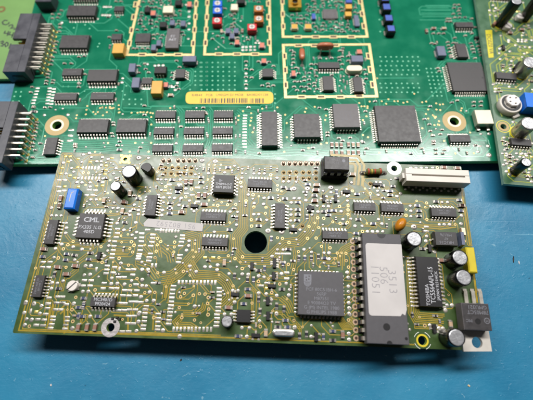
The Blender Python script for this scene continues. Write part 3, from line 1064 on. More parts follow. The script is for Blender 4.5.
# metal-lidded crystal on two feet
o, L, W, c = block(teal, (476, 110, 492.4, 123.6), 3.4, 'crystal', 'lead', 'cream', z0=0.9, cham=0.15, label='cream topped metal crystal near the right mounting hole')
mb = MB()
for s in (-1, 1):
    mb.box(s * L * 0.3 - 0.6, -W / 2 - 1.6, 0.03, s * L * 0.3 + 0.6, -W / 2 + 0.6, 0.95)
mb.build('foot', ['lead'], o)
# dipped capacitors in the lower shield area
def pill(b, px, py, rx, ry, rz_, z, name, label, leads):
    cx, cy = b.at(px, py, z)
    g = MB()
    n = 14
    prof = [(math.sin(math.pi * k / 10), -math.cos(math.pi * k / 10)) for k in range(11)]
    sup = lambda t: math.copysign(abs(t) ** 0.75, t)
    rows = []
    for (r, q) in prof:
        rows.append([(rx * sup(math.cos(2 * math.pi * i / n)) * r ** 0.7, ry * sup(math.sin(2 * math.pi * i / n)) * r ** 0.7, z + rz_ * sup(q)) for i in range(n)])
    for a, c in zip(rows, rows[1:]):
        for i in range(n):
            j = (i + 1) % n
            g.quad([a[i], a[j], c[j], c[i]])
    o = g.build(name, ['dipped_brown'], b.o, (cx, cy, 0), 0, True)
    g = MB()
    for x, y in leads:
        g.tube([(x, y, -0.5), (x, y, 0.6), (x * 0.8, y * 0.6, z)], 0.28)
        g.lathe([(0.9, 0.02), (0.6, 0.3), (0.3, 0.7)], 10, x, y, 0)
    g.build('lead', ['solder'], o)
    o['label'] = label
    return o
pill(teal, 302, 54.4, 1.35, 3.3, 1.3, 2.6, 'ceramic_capacitor', 'brown dipped capacitor standing lengthwise inside the gold outline', [(0.1, -4.2), (0.1, 3.2)])
pill(teal, 325.2, 46.6, 4.0, 1.3, 2.0, 3.4, 'ceramic_capacitor', 'brown dipped capacitor lying across the gold outline', [(-2.4, -3.0), (2.4, -3.0)])
# small cream crystal can with rounded ends
def stadium(b, box, h, name, side, top, label=None):
    x0, y0, x1, y1 = box
    xm, ym = (x0 + x1) / 2, (y0 + y1) / 2
    cx, cy = b.at(xm, ym, h)
    A, B_ = b.at(x0, ym, h), b.at(x1, ym, h); C, D = b.at(xm, y0, h), b.at(xm, y1, h)
    L = math.hypot(A[0] - B_[0], A[1] - B_[1]); W = math.hypot(C[0] - D[0], C[1] - D[1])
    r = W / 2; k = L / 2 - r
    def loop(rr, z):
        out = []
        for i in range(10):
            a = -math.pi / 2 + math.pi * i / 9; out.append((k + rr * math.cos(a), rr * math.sin(a), z))
        for i in range(10):
            a = math.pi / 2 + math.pi * i / 9; out.append((-k + rr * math.cos(a), rr * math.sin(a), z))
        return out
    g = MB()
    rows = [loop(r + 0.25, 0.1), loop(r + 0.25, 0.4), loop(r, 0.5), loop(r, h - 0.35), loop(r - 0.12, h - 0.1), loop(r - 0.4, h)]
    for a, c in zip(rows, rows[1:]):
        for i in range(20):
            j = (i + 1) % 20
            g.quad([a[i], a[j], c[j], c[i]], 0)
    g.quad(rows[-1], 1)
    o = g.build(name, [side, top], b.o, (cx, cy, 0), 0, True)
    if label:
        o['label'] = label
    return o
stadium(teal, (346.6, 65, 362.6, 70.8), 2.6, 'crystal', 'cream', 'cream', 'cream crystal can inside the lower gold outline')
# barcode label
def label_sheet(b, pts, matname, name, label, r=0.0, z=0.06, t=0.05):
    P = [Vector(b.at(*p)) for p in pts]
    n = len(P); out = []
    for i in range(n):
        p, a, c = P[i], P[i - 1], P[(i + 1) % n]
        if r:
            u, w = (a - p).normalized(), (c - p).normalized()
            for k in range(7):
                th = k / 6; q = (p + u * r) * (1 - th) ** 2 + p * 2 * th * (1 - th) + (p + w * r) * th ** 2
                out.append((q.x, q.y))
        else:
            out.append((p.x, p.y))
    g = MB()
    g.quad([(x, y, z) for x, y in out])
    for i in range(len(out)):
        j = (i + 1) % len(out)
        g.quad([(out[i][0], out[i][1], z - t), (out[j][0], out[j][1], z - t), (out[j][0], out[j][1], z), (out[i][0], out[i][1], z)])
    o = g.build(name, [matname], b.o)
    if label:
        o['label'] = label
    return o
lab = label_sheet(teal, [(185.4, 104), (273.6, 103.8), (273, 91.6), (186, 91.8)], 'label_yellow', 'barcode_label', 'yellow barcode label with rounded ends', 2.4)
x, y = teal.at(230, 95.2)
lettering(lab, 'R4B44   7CB   U90GM D/ MOB   8A0BD01138', 1.75, 'print_dark', x, y, 0.075, math.radians(0), 1.0)
g = MB()
rng = random.Random(3)
for a, c in ((200, 247.5), (250, 263)):
    xa, ya = teal.at(a, 100.9); xb, _ = teal.at(c, 100.9)
    x = xa
    while x < xb:
        w = rng.choice([0.22, 0.22, 0.42, 0.6])
        g.quad([(x, ya - 1.25, 0.07), (x + w, ya - 1.25, 0.07), (x + w, ya + 1.25, 0.07), (x, ya + 1.25, 0.07)])
        x += w + rng.choice([0.25, 0.3, 0.5, 0.7])
g.build('barcode', ['print_dark'], lab)

# --- its pads, small parts and vias
items(teal, 0, 0, 's 365 72 395 98 350 98 350 125 385 120 400 165 400 186 395 212 378 280 370 300 365 325 365 350 340 380 410 72; w 410 150 355 240 350 265; s 350 285')
items(teal, 0, 55, 's 325 110 318 130 318 152 310 175 306 193 355 170 350 187 215 215 205 250 300 352 335 350; p 250 220 245 240 238 260 232 280 225 300 220 320; p 330 220 328 240 325 260 322 280 318 300 316 322; p 358 225 354 245 350 265 346 285 342 305 340 325; R 225 380; s 222 352; s 430 58 475 58 527 190 525 215; o 105 245 140 245 95 275 135 275 85 308 125 308 120 340 155 340 420 210 455 210; s 350 15 345 40 340 65')
items(teal, 70, 0, 'w 225 45 240 45 255 45 270 45 215 100 232 100 248 100 265 100 182 125; s 310 205 262 250 255 115 320 115 307 12 340 12; o 100 165 130 190 195 290 185 310 25 185; s 60 380 95 375; r 268 312')
items(teal, 70, 55, 'S 325 195 307 298 68 300 60 190; s 455 75 460 120 100 130 290 105; w 515 60 500 60 350 155 345 182; o 95 240 350 240 355 295 395 295 435 295 475 295 395 328 435 328 475 328 375 205 365 265; g 215 350 240 350 265 345 290 352 325 335 275 355 115 340 110 365 155 380 185 380 325 360 330 382 450 385 485 382 410 385')
items(teal, 120, 0, 's 115 200 172 200 225 235 250 230 225 260 90 325 115 325 150 325 185 325 415 215 425 235; w 460 75 460 110 460 155 460 195 455 258 440 30; R 135 138; R 135 160; R 205 138; R 205 160; s 265 130 265 110 305 112 340 112 370 105 195 70 155 15 195 15 240 50 265 60 330 8 130 45; w 375 30')
items(teal, 130, 55, 's 310 40 330 82 375 78 285 120 380 120 280 150 380 150 60 75 60 120 100 60 105 95 125 118; w 165 70 190 68 220 68 275 205 315 185 300 232; C 272 272; s 310 208 325 228; p 285 212; p 90 225 120 225')
items(teal, 195, 0, 's 235 100 245 110 262 95 262 130 262 155 258 180 240 185; c 178 215; c 315 212; w 418 270 405 285 430 285 318 312 342 312 318 332 342 332 370 310 370 332 398 310 398 332; s 425 15 200 60 455 70')
items(teal, 200, 55, 'w 307 68 307 122 307 172 307 222; s 307 45 307 95 307 148 307 198 345 100 345 152 390 45 460 48 490 75; s 415 205 452 192 455 212 488 205; o 10 50 47 50 83 50 120 50 155 50 195 50 232 50 10 80 47 80 83 80 120 80 155 80 195 80 232 80 10 110 47 110 83 110 120 110 155 110 195 110 232 110 10 140 47 140 83 140 120 140 155 140 195 140 232 140 10 170 47 170 83 170 120 170 155 170 195 170 232 170 10 200 47 200 83 200 120 200 155 200 195 200 232 200 10 230 47 230 83 230 120 230 155 230 195 230 232 230 500 260 500 290 500 320')
items(teal, 130, 55, 'o 435 50 435 80 435 110 435 140 435 170 435 200 400 200 400 230 400 170 470 50 510 50 470 80 510 80 470 110 510 110 470 140 510 140 470 170 510 170 470 200 510 200')
items(teal, 270, 0, 's 250 65 300 30 297 52 355 25 400 40 480 75 355 155 400 150 440 150 430 175 410 195 480 200 305 180 185 130 205 130 228 125 180 155 290 130 435 15 455 12 475 15 320 70 160 72; s 480 340 485 325 480 380 460 385 410 388; w 440 178')
items(teal, 345, 0, 's 20 165 15 185 35 200 60 210 85 210 68 55 65 85 90 90; o 225 40 230 130 235 210; s 30 370')
items(teal, 270, 45, 's 155 70 155 95 155 120 145 210 190 190 165 245 160 280 210 280 228 215 228 240 275 130 275 160 305 130 305 170 295 255 295 275 260 232 260 262 262 295 480 130 478 165 465 40 485 25 478 80 408 90; S 470 210 490 240 500 285 475 310')
items(teal, 345, 55, 's 20 40 130 100 140 130 140 160 125 195 20 10; o ' + ' '.join('%d %d' % (235 + 36 * i + (j % 2) * 8, 12 + 29.5 * j) for j in range(9) for i in range(8) if j != 5) + '; g 165 310 245 308 275 325 290 295 330 308 352 308 390 318 415 312 95 320 110 342 130 342 150 342 515 315 462 258; s 200 310; g 215 155')
items(teal, 425, 55, 'o ' + ' '.join('%d %d' % (10 + 30 * i + 6 * j, 90 + 26 * j) for j in range(8) for i in range(4) if not (j > 5 and i > 2)) + '; s 85 90 95 110 215 305 178 318 325 315 372 312 325 340 372 340 175 12 240 5; g 100 330 120 328 8 310 75 322 245 355 240 370; R 100 12')
items(teal, 415, 0, 's 265 35 290 35 260 55 297 58 255 95 290 75 297 95 265 120 297 118 332 118 378 127 215 128 233 128 213 145 236 145 400 185 380 225 335 240 265 255 255 288 275 290; C 122 195; C 190 195; c 75 212; s 122 225 158 225 190 225; s 110 290 130 295; S 145 285; s 218 283 222 305 228 325 232 348 238 370 245 385 372 290 380 310 388 330 392 350 415 285 420 310 430 332 435 350 440 370 400 390 382 330; t 412 258; g 465 100 480 245 500 250')
items(teal, 0, 100, 's 245 150 240 170 240 190 235 215 230 240 225 262 220 290 215 312; w 205 80 240 78; s 225 45; R 225 78; p 470 200 465 235 460 270; g 300 240 205 160; s 235 335 500 300; w 295 100 452 98')
items(teal, 70, 105, 'p 10 165 5 205 5 235; s 35 260 35 280; s 278 190 285 210 290 118 290 135; R 330 300; s 470 285; g 45 68 40 88 170 60 105 62 245 48 200 20 215 15 265 20 280 22 325 50 470 48 490 48 515 48')
items(teal, 140, 105, 'S 258 90 262 110 68 195 250 205 445 195 452 208 455 95 460 110; s 440 60 435 50; g 20 48 45 50 70 52 85 55 75 80 75 130; w 240 255 435 300; s 240 315 432 320')
items(teal, 220, 105, 'p 168 68 166 86 165 104 164 122 164 140 164 160 163 180 163 200 163 218 163 238 163 258 165 278; g 208 55 210 85 205 105 200 135 218 182 435 65 445 120 445 215 125 72 122 100; s 262 322; S 105 90 108 120 105 210 105 310')
items(teal, 290, 105, 's 240 30 195 20 250 185 250 205 85 302 350 238 325 222 400 220; c 278 270; c 310 270; c 340 272; c 388 268; c 420 270; c 452 270; c 275 322; c 308 322; c 345 325; c 388 322; c 420 325; c 455 322; g 165 12 240 70 235 100 510 75 520 215; w 480 240 520 290')
items(teal, 360, 105, 'g 455 30 490 70 500 85 440 60 520 130 510 30 455 90 415 155 50 20 20 100 20 200; s 462 130 468 175 488 205 490 240 490 260 505 298 410 290 20 250 40 290; S 30 320')
items(teal, 430, 110, 'g 25 40 40 45 20 35 60 75 62 100 30 100 15 165 268 150; s 18 172 25 212 68 162 38 265 95 268 40 290 85 290 305 235; p 330 240 300 238; w 340 160 395 158 388 240 320 278; W 395 300')

for p in (hl, hr):
    teal.keep.append((p[0] - 4.4, p[1] - 4.4, p[0] + 4.4, p[1] + 4.4))
for a_, c_ in (((186, 104), (273, 91)), ((210, 30), (224, 0)), ((245, 32), (266, 4)), ((476, 130), (494, 108)), ((286, 8), (303, -2)), ((298, 64), (306, 46)), ((312, 56), (338, 40)), ((345, 72), (364, 63)), ((10, 90), (48, 20)), ((0, 160), (30, 100))):
    p0, p1 = teal.at(*a_), teal.at(*c_)
    teal.keep.append((min(p0[0], p1[0]), p0[1], max(p0[0], p1[0]), p1[1]))
for i, (a_, c_) in enumerate((((133, 0), (190, 51)), ((208, 0), (267, 51)), ((287, 0), (360, 33)), ((289, 50), (368, 92)))):
    p0, p1 = teal.at(a_[0], c_[1]), teal.at(c_[0], a_[1])
    fill(teal, p0[0] + 1, p0[1], p1[0] - 2, p1[1], (30, 24, 44, 34)[i], 20 + i, 1.15, 'sSswr')
p0, p1 = teal.at(30, 158), teal.at(470, 104)
fill(teal, p0[0], p0[1], p1[0], p1[1], 70, 31, 1.5, 'vvwsS')
rt_ = Router(teal, fx0 + 2, fy0 + 1.2, fx1 - 1, fy0 + 100, 0.8)
for k in teal.keep:
    for i in range(int((k[2] - k[0]) / 0.8)):
        for j in range(int((k[3] - k[1]) / 0.8)):
            rt_.occ[rt_.cell(k[0] + i * 0.8, k[1] + j * 0.8)] = 'body'
for pts, n, p in (([(62, 139), (84, 140.5), (118, 139), (146, 141)], 4, 1.1), ([(30, 160), (58, 160)], 3, 1.2), ([(60, 147), (100, 147.5), (120, 145.5), (148, 147)], 5, 1.0),
                  ([(238, 148), (262, 153), (300, 151), (330, 155)], 4, 1.2), ([(405, 149.5), (412, 150), (417, 156), (450, 156.5)], 3, 1.0), ([(238, 122), (252, 122)], 6, 2.6),
                  ([(236, 112), (245, 120), (245, 140), (252, 148)], 5, 1.0), ([(178, 108), (182, 112), (182, 140), (179, 146), (180, 152)], 3, 0.9), ([(208, 108), (211, 112), (210, 140), (207, 148)], 3, 0.9),
                  ([(145, 62), (148, 106.5), (175, 107), (190, 108)], 1, 1), ([(125, 108), (150, 108.5), (152, 106), (260, 106.5)], 1, 1), ([(420, 15), (452, 15)], 4, 2.2), ([(425, 8), (450, 8)], 3, 1.6),
                  ([(380, 78.2), (415, 78)], 1, 1), ([(390, 99.5), (410, 99.5), (418, 106), (432, 105)], 1, 1), ([(60, 108), (88, 108), (95, 116), (110, 116)], 1, 1), ([(474, 140), (488, 141)], 1, 1),
                  ([(150, 150), (151, 158)], 2, 1.2), ([(425, 148), (436, 150), (445, 146)], 2, 1.0), ([(345, 150), (372, 152), (402, 152)], 3, 1.1)):
    rt_.bundle([teal.at(*q) for q in pts], n, p, 0.42, 'b%d' % n)
rt_.auto(300, 4, 20, 0.34)
rt_.build('trace_teal')
finish_pads(teal)

# ---------------------------------------------------------------- board at the right, lying over the teal one
rgt = Board('circuit_board', 'grey green board at the right edge with tall capacitors and a yellow label strip', (93.4, 64.4, 8.6), math.radians(-4.4))
hx = rgt.at(503.4, 126.6)
outline(rgt, [(0, 0), (75, 0), (75, 125), (0, 125)], [(hx[0], hx[1], 1.25)], 'mask_right', 'edge_grey')
mb = MB()
for x, y in ((6, 30), (45, 30), (6, 95), (45, 95)):
    mb.box(x + 3, y, -3.6, x + 12, y + 8, -1.61)
mb.build('underside_connector', ['epoxy_dark'], rgt.o)
mb = MB(); mb.ring(hx[0], hx[1], 0.04, 1.3, 2.3, 24, 0); mb.ring(hx[0], hx[1], 0.045, 2.7, 3.05, 24, 1)
mb.build('mounting_ring', ['ring_tan', 'label_right'], rgt.o)
lab = label_sheet(rgt, [(488.6, 58), (493.6, 57.6), (492, 30), (485.2, 30.4)], 'label_right', 'label_strip', 'yellow label strip with dark vertical lettering')
x, y = rgt.at(489.8, 44)
lettering(lab, 'DC0Z0 VA', 2.7, 'print_dark', x, y, 0.075, -math.pi / 2, 0.95)
elco(rgt, 517, 0.5, 5.0, 13.5, 'black capacitor, left of the two at the rear', stripe=False, collar='label_right')
elco(rgt, 541, -4, 5.0, 12.5, stripe=False, collar='label_right')
metal_trimmer(rgt, 508.6, 25.4, 1.9, 2.4, -0.6)
metal_trimmer(rgt, 521, 15.8, 1.9, 2.4, -0.4)
elco(rgt, 531, 62, 6.3, 7.5, 'bare silver capacitor can', sleeve='can_silver', stripe=False, collar='label_right')
elco(rgt, 529.6, 123, 6.3, 7.5, 'bare silver capacitor can near the ring hole', sleeve='can_silver', stripe=False, collar='label_right')
elco(rgt, 526.8, 162, 4.0, 8.0, 'slim black capacitor near the front corner', stripe=False, collar='label_right')
chip(rgt, (496.4, 72.4, 516.6, 79), 7, **SO)
chip(rgt, (511.4, 138.6, 531.6, 145.4), 7, **SO)
chip(rgt, (491, -9, 512, -3), 8, **SO)
# white rotary trimmer with a metal wiper
cx, cy = rgt.at(513.4, 101, 4.5)
mb = MB(); mb.lathe([(4.6, 0.05), (4.7, 0.4), (4.7, 2.6), (4.4, 3.0)], 30, 0, 0, 0, True)
mb.box(-1.6, -6.2, 0.05, 1.6, -4.2, 1.2, 0, 0.2)
pot = mb.build('rotary_trimmer', ['connector_white'], rgt.o, (cx, cy, 0), 0.5, True)
pot['label'] = 'round white trimmer with a metal wiper'
mb = MB(); mb.ring(0, 0, 3.02, 2.9, 4.0, 26); mb.build('resistive_track', ['epoxy_dark'], pot)
mb = MB(); mb.lathe([(3.1, 3.05), (3.1, 4.1), (2.8, 4.4)], 8, 0.5, 0.4, 0, True)
for a in (0.3, 1.9, 3.2, 4.6):
    mb.box(0.5 + 1.7 * math.cos(a) - 0.45, 0.4 + 1.7 * math.sin(a) - 0.3, 4.405, 0.5 + 1.7 * math.cos(a) + 0.45, 0.4 + 1.7 * math.sin(a) + 0.3, 4.42, 1)
mb.build('wiper', ['dial', 'print_dark'], pot)
block(rgt, (526, 93, 542, 107), 5, 'trimmer', 'film_blue', label='blue block trimmer cut by the right frame edge')
x, y = rgt.at(517, 66.5, 0.6)
mb = MB(); mb.tube([(-1.6, -2.0, 0.9), (1.4, 2.0, 0.9)], 0.85, 12); mb.tube([(-2.2, -2.8, 0.4), (2.0, 2.8, 0.9)], 0.25)
mb.build('diode', ['epoxy_dark'], rgt.o, (x, y, 0))
x, y = rgt.at(494, 24.5, 0.6)
mb = MB(); mb.tube([(-1.2, 0, 0.8), (1.2, 0, 0.8)], 0.75, 12); mb.build('diode', ['cap_brown'], rgt.o, (x, y, 0), 0.9)
items(rgt, 473, 0, 'w 150 90 155 130 190 95 205 140 290 80 320 355 250 315 495 225 405 350 440 350 475 355 525 355 180 45 205 70; s 220 95 495 255 240 130 250 255; v 205 275 410 100; C 325 300; C 430 270; y 200 190 220 230 395 100 480 130; w 340 150 480 170 375 160 500 90', 8.883)
items(rgt, 473, 40, 'w 320 15 380 45 405 10 440 12 470 10 420 60 465 60 508 62 240 75 238 115 245 168 330 100 345 185 270 268 335 250 340 270 375 225 440 150 460 120 185 390; y 485 110; T 265 75; v 290 130 300 170 360 155 405 165; s 265 225 265 243 335 225 520 320 520 370', 8.883)
items(rgt, 483, 80, 'w 110 45 280 70 400 95 135 90 130 120 180 205; s 165 95 185 125 150 130; g 345 75 365 40 470 40', 10.52)
items(rgt, 473, 110, 'w 280 245 285 355 300 385 265 385 525 295 390 385 430 390 470 390 360 105; s 290 285 290 315 315 300 260 275 300 345', 8.883)
items(rgt, 473, 150, 'w 325 160 300 190 300 50 440 30 455 65 500 200 330 215 370 150 395 85 275 130 360 60 290 90 305 120 350 130 420 60 480 50 510 170 490 260 525 280; s 325 45 325 70 330 105 480 235 520 240 370 90 385 120 500 30 455 200; y 500 225 525 60', 8.883)
rng = random.Random(5)
for i in range(70):  # random filler joints, vias and pads, added to whiten the board like glare
    x, y = rng.uniform(14, 34), rng.uniform(2, 100)
    rng.choice([lambda: dot(rgt, x, y, 0.55), lambda: via(rgt, x, y, 0.45), lambda: pad(rgt, x, y, 1.3, 0.7)])()
rr = Router(rgt, 2, 1.5, 60, 110, 0.7)
rr.bundle([rgt.at(*q) for q in ((497, 97), (498, 108), (502, 116))], 1, 1, 0.4, 'a')
rr.auto(110, 3, 12, 0.3)
rr.build('trace_right')
finish_pads(rgt)

# ---------------------------------------------------------------- the board in front
frt = Board('circuit_board', 'olive green board in front carrying the white-stickered memory chip', (-83.33, 6.28, 10.34), math.radians(-1.4), math.radians(2.0))
F = frt.at
def H(px, py, r):
    x, y = F(px, py); return (x, y, r)
big = H(255.7, 242.0, 4.12); m1 = H(110.5, 327.3, 1.35); m2 = H(394.2, 168.4, 1.15); m3 = H(125.4, 159.3, 0.8); m4 = H(422.4, 340.4, 1.45)
outline(frt, [F(12.4, 333), F(463, 350), F(463, 324), F(481.5, 324.5), F(461.3, 166.4), F(61.5, 152)], [big, m1, m2, m3, m4], 'mask_olive', 'edge_olive', r=0.7)
mb = MB()
mb.box(26, 14, -10.75, 58, 20, -1.61); mb.box(96, 14, -10.75, 130, 20, -1.61)
mb.box(26, 46, -11.9, 58, 51, -1.61); mb.box(104, 46, -11.9, 140, 51, -1.61)
mb.build('underside_connector', ['epoxy_dark'], frt.o)
mb = MB(); mb.ring(m1[0], m1[1], 0.06, 1.38, 3.1, 30, 0); mb.build('mounting_ring', ['solder_grey'], frt.o)
mb = MB(); mb.ring(m2[0], m2[1], 0.06, 1.18, 2.9, 30, 0); mb.build('mounting_ring', ['white_print'], frt.o)
mb = MB(); mb.ring(m4[0], m4[1], 0.06, 1.48, 2.05, 30, 0)
for k in range(4):
    for i in range(5):
        a = k * math.pi / 2 + 0.35 + i * 0.17
        mb.quad([(m4[0] + r_ * math.cos(b_), m4[1] + r_ * math.sin(b_), 0.05) for r_, b_ in ((2.7, a), (2.85, a), (2.85, a + 0.17), (2.7, a + 0.17))], 1)
mb.build('mounting_ring', ['box_yellow', 'white_print'], frt.o)
mb = MB(); mb.ring(m3[0], m3[1], 0.07, 0.84, 1.8, 24, 0); mb.build('mounting_ring', ['gold'], frt.o)
mb = MB()
for s, t in ((-1, -1), (1, -1), (-1, 1), (1, 1)):
    mb.box(m3[0] + s * 1.7 - 0.45, m3[1] + t * 1.5 - 0.45, 0.02, m3[0] + s * 1.7 + 0.45, m3[1] + t * 1.5 + 0.45, 0.12)
mb.build('corner_pad', ['gold'], frt.o)

# --- chips
so = dict(h=1.75, ext=1.05, tmat='mark_grey', tsize=1.05)
chip(frt, (77, 213, 103.4, 238), 6, h=2.4, sides='tblr', ext=1.7, pitch=1.27, n2=6, body='epoxy', text='FX335 1LG\n405D', ty=-1.5, tsize=1.75, tmat='mark_white', label='square chip with white lettering beside the blue capacitor')
cml = [o for o in bpy.data.objects if o.parent == frt.o and o.name.startswith('integrated_circuit')][-1]
for k in (0, 0.12):
    lettering(cml, 'CML', 2.5, 'mark_white', k, 2.1, 2.412 + k * 0.02, 0, 1.15)
chip(frt, (46, 219.4, 56, 243.6), 7, sides='lr', text='74HC4066D\n B9207 6', trot=math.pi / 2, **so)
chip(frt, (33.2, 275, 43, 296.8), 7, sides='lr', text='74HC4053D\n B9149 2', trot=math.pi / 2, **so)
chip(frt, (90, 297, 115.4, 306.6), 7, h=1.75, ext=1.1, text='MC3401D\n9920424', tsize=1.5, tmat='mark_white', label='chip with white lettering above the silver mounting ring')
chip(frt, (145.4, 194.6, 156.4, 215.2), 7, sides='lr', text='T7L64CD\nM3406', trot=math.pi / 2, **so)
chip(frt, (200.4, 211.4, 226, 220.4), 8, text='74HC4094D\nHSR9024 Y', **so)
chip(frt, (201.4, 237, 228, 246), 8, text='74HC4094D\nHSR9024 Y', **so)
chip(frt, (213.2, 174.4, 234.2, 192.6), 6, h=3.2, sides='lr', ext=1.0, pitch=1.27, text='7MB94-2-2\n4BM J0358', tsize=1.35, tmat='mark_white', body='epoxy_dark', ty=-0.9, label='thick black chip above the pair of small logic chips')
g = MB(); x, y = F(220.4, 180.6, 3.21); g.lathe([(0.9, 3.215), (0.2, 3.216)], 3, x, y)
g.build('logo', ['mark_grey'], frt.o)
chip(frt, (247.6, 178.6, 272.2, 187.6), 8, text='74HC4051D\nHSR9001', **so)
chip(frt, (274.6, 202.8, 285.2, 228), 8, sides='lr', text='74HC4053D\nHSR9102', trot=-math.pi / 2, **so)
chip(frt, (322.2, 230.4, 348, 239), 8, text='74HC573D\nHSR9112', **so)
chip(frt, (354, 202, 375.8, 210.6), 7, text='74HC32D\nHSR9117', **so)
chip(frt, (381, 203, 404, 211.8), 7, text='74HC08D\nHSR9121', **so)
chip(frt, (431.4, 207.6, 456.6, 216.4), 8, text='74HC138D\nHSR9012', **so)
chip(frt, (236.6, 309.4, 250.6, 322.4), 4, h=1.75, sides='lr', ext=1.0, body='epoxy_dark')
ic, L, W, c = chip(frt, (297.8, 270.6, 344, 315.2), 11, h=3.6, sides='tblr', lead='j', pitch=1.27, n2=11, body='ceramic_grey', text='PCF 80C51BH-6\n56RP\nM87551\nE 90084O3 TV\nG (M) INTEL 1980\nG PHILIPS 1988', tsize=1.55, tmat='mark_grey', tx=0.2, ty=-2.6,
      label='large square dark grey processor chip with a shield logo')
g = MB()
ox, oy = -L / 2 + 3.3, W / 2 - 3.2
g.quad([(ox - 1.3, oy - 0.6, 3.61), (ox + 1.3, oy - 0.6, 3.61), (ox + 1.3, oy + 1.9, 3.61), (ox - 1.3, oy + 1.9, 3.61)])
g.quad([(ox + 1.3 * math.cos(a), oy - 0.7 + 1.5 * math.sin(a), 3.61) for a in [math.pi + math.pi * i / 10 for i in range(11)]])
for x_, y_ in ((-0.5, 0.9), (0.4, 0.3), (0.5, 1.3), (-0.4, 0.0)):
    g.quad([(ox + x_ + 0.28 * math.cos(a), oy + y_ + 0.28 * math.sin(a), 3.614) for a in [2 * math.pi * i / 8 for i in range(8)]], 1)
for k in (-1.0, -1.4, -1.8):
    g.quad([(ox - 0.8, oy + k, 3.614), (ox + 0.8, oy + k, 3.614), (ox + 0.8, oy + k + 0.13, 3.614), (ox - 0.8, oy + k + 0.13, 3.614)], 1)
g.build('logo', ['mark_grey', 'ceramic_grey'], ic)
ic, L, W, c = chip(frt, (417.4, 256, 440.6, 306.2), 14, h=2.5, sides='lr', ext=1.6, pitch=1.27, body='epoxy_dark', label='black memory chip with white lettering reading upwards')
lettering(ic, 'TOSHIBA', 1.75, 'mark_white', -0.9, -4.6, 2.508, math.pi / 2)
lettering(ic, 'TC5564AFL-15', 2.3, 'mark_white', 0.9, -1.2, 2.508, math.pi / 2, 0.86)
lettering(ic, 'JAPAN 9231HCK', 1.35, 'mark_white', 2.7, -1.4, 2.508, math.pi / 2)
chip(frt, (459.0 - 24, 231.4, 457.6, 245.6), 1, h=3.2, sides='l', ext=0.5, body='epoxy', text='HR1C16\n47\nMR176', tsize=1.45, tmat='mark_grey', trot=math.pi, name='tantalum_capacitor', label='black moulded block with upside-down lettering')
x, y = F(461, 239, 1.6)
mb = MB(); mb.box(-0.7, -2.6, 0.05, 0.9, 2.6, 2.8, 0, 0.25); mb.build('end_terminal', ['slate'], frt.o, (x, y, 0))

# --- memory chip in its socket
h = 6.2
x0, y0 = F(364.6, 290, h); x1, y1 = F(405.2, 290, h)
_, yt = F(381.5, 233.6, h); _, yb = F(388, 344.2, h)
cx, cy = (x0 + x1) / 2, (yt + yb) / 2
L, W = x1 - x0, yt - yb
mb = MB(); a, c = L / 2 - 0.3, W / 2 - 0.3
mb.box(-a, -c, 0.05, a, c, 2.4)
sock = mb.build('chip_socket', ['epoxy_dark'], frt.o, (cx, cy, 0))
mb = MB(); a, c = L / 2, W / 2
mb.cbox(-a, -c, 2.45, a, c, h, 0, 0.18)
ep = mb.build('memory_chip', ['ceramic_grey'], frt.o, (cx, cy, 0))
ep['label'] = 'long memory chip in a socket under a torn white sticker'
mb = MB()
mb.quad([(1.5 * math.cos(t), c + 1.5 * math.sin(t) - 0.2, h + 0.006) for t in [math.pi + math.pi * i / 12 for i in range(13)]])
mb.build('notch', ['epoxy_dark'], ep); mb = MB()
mb.quad([(0.9 * math.cos(t) + 0.4, -c + 0.9 * math.sin(t) + 0.2, h + 0.006) for t in [math.pi * i / 12 for i in range(13)]])
mb.build('notch', ['epoxy_dark'], ep); mb = MB()
mb.quad([(1.15 * math.cos(t) - 0.2, -c + 5.2 + 1.15 * math.sin(t), h + 0.006) for t in [2 * math.pi * i / 20 for i in range(20)]])
mb.build('ejector_mark', ['epoxy_dark'], ep); mb = MB()
mb.quad([(0.5 * math.cos(t) + a - 0.9, -c + 1.9 + 0.5 * math.sin(t), h + 0.006) for t in [2 * math.pi * i / 12 for i in range(12)]])
mb.build('ejector_mark', ['epoxy_dark'], ep)
sx0, sx1, sy0, sy1 = -a + 1.0, a - 0.05, -c + 8.6, c - 3.6
pts = [(sx0 + 0.6, sy0), (sx0 + 1.0, sy0 - 0.1), (a - 2.2, sy0 + 0.1), (a - 1.6, sy0 + 0.9), (a - 0.7, sy0 + 0.4), (sx1, sy0 + 2.2), (sx1, sy1), (sx0 + 0.8, sy1), (sx0 + 0.2, sy1 - 0.25), (sx0, sy1 - 0.9), (sx0, sy0 + 0.9), (sx0 + 0.2, sy0 + 0.25)]
mb = MB(); mb.quad([(x, y, h + 0.1) for x, y in pts])
for i in range(len(pts)):
    j = (i + 1) % len(pts)
    mb.quad([(pts[i][0], pts[i][1], h + 0.005), (pts[j][0], pts[j][1], h + 0.005), (pts[j][0], pts[j][1], h + 0.1), (pts[i][0], pts[i][1], h + 0.1)])
st = mb.build('sticker', ['paper'], ep)
for t, dx, dy in (('3513', 2.9, -0.4), ('506', 0.1, 1.6), ('11051', -2.8, 0.1)):
    o = lettering(st, t, 3.9, 'print_grey', dx - 0.3, 2.0 + dy, h + 0.108, -math.pi / 2, 1.0, spacing=1.06)
mb = MB()
for s in (-1, 1):
    for i in range(14):
        y = (i - 6.5) * 2.54
        xs = sorted((s * (a - 0.1), s * (a + 0.75)))
        mb.box(xs[0], y - 0.62, 3.1, xs[1], y + 0.62, 3.9)
        xs = sorted((s * (a + 0.35), s * (a + 0.72)))
        mb.box(xs[0], y - 0.58, 0.9, xs[1], y + 0.58, 3.2)
        xs = sorted((s * (a - 0.25), s * (a + 1.3)))
        mb.box(xs[0], y - 0.75, 0.05, xs[1], y + 0.75, 0.95, 1)
p = mb.build('pins', ['lead', 'epoxy_dark'], ep); p['kind'] = 'stuff'
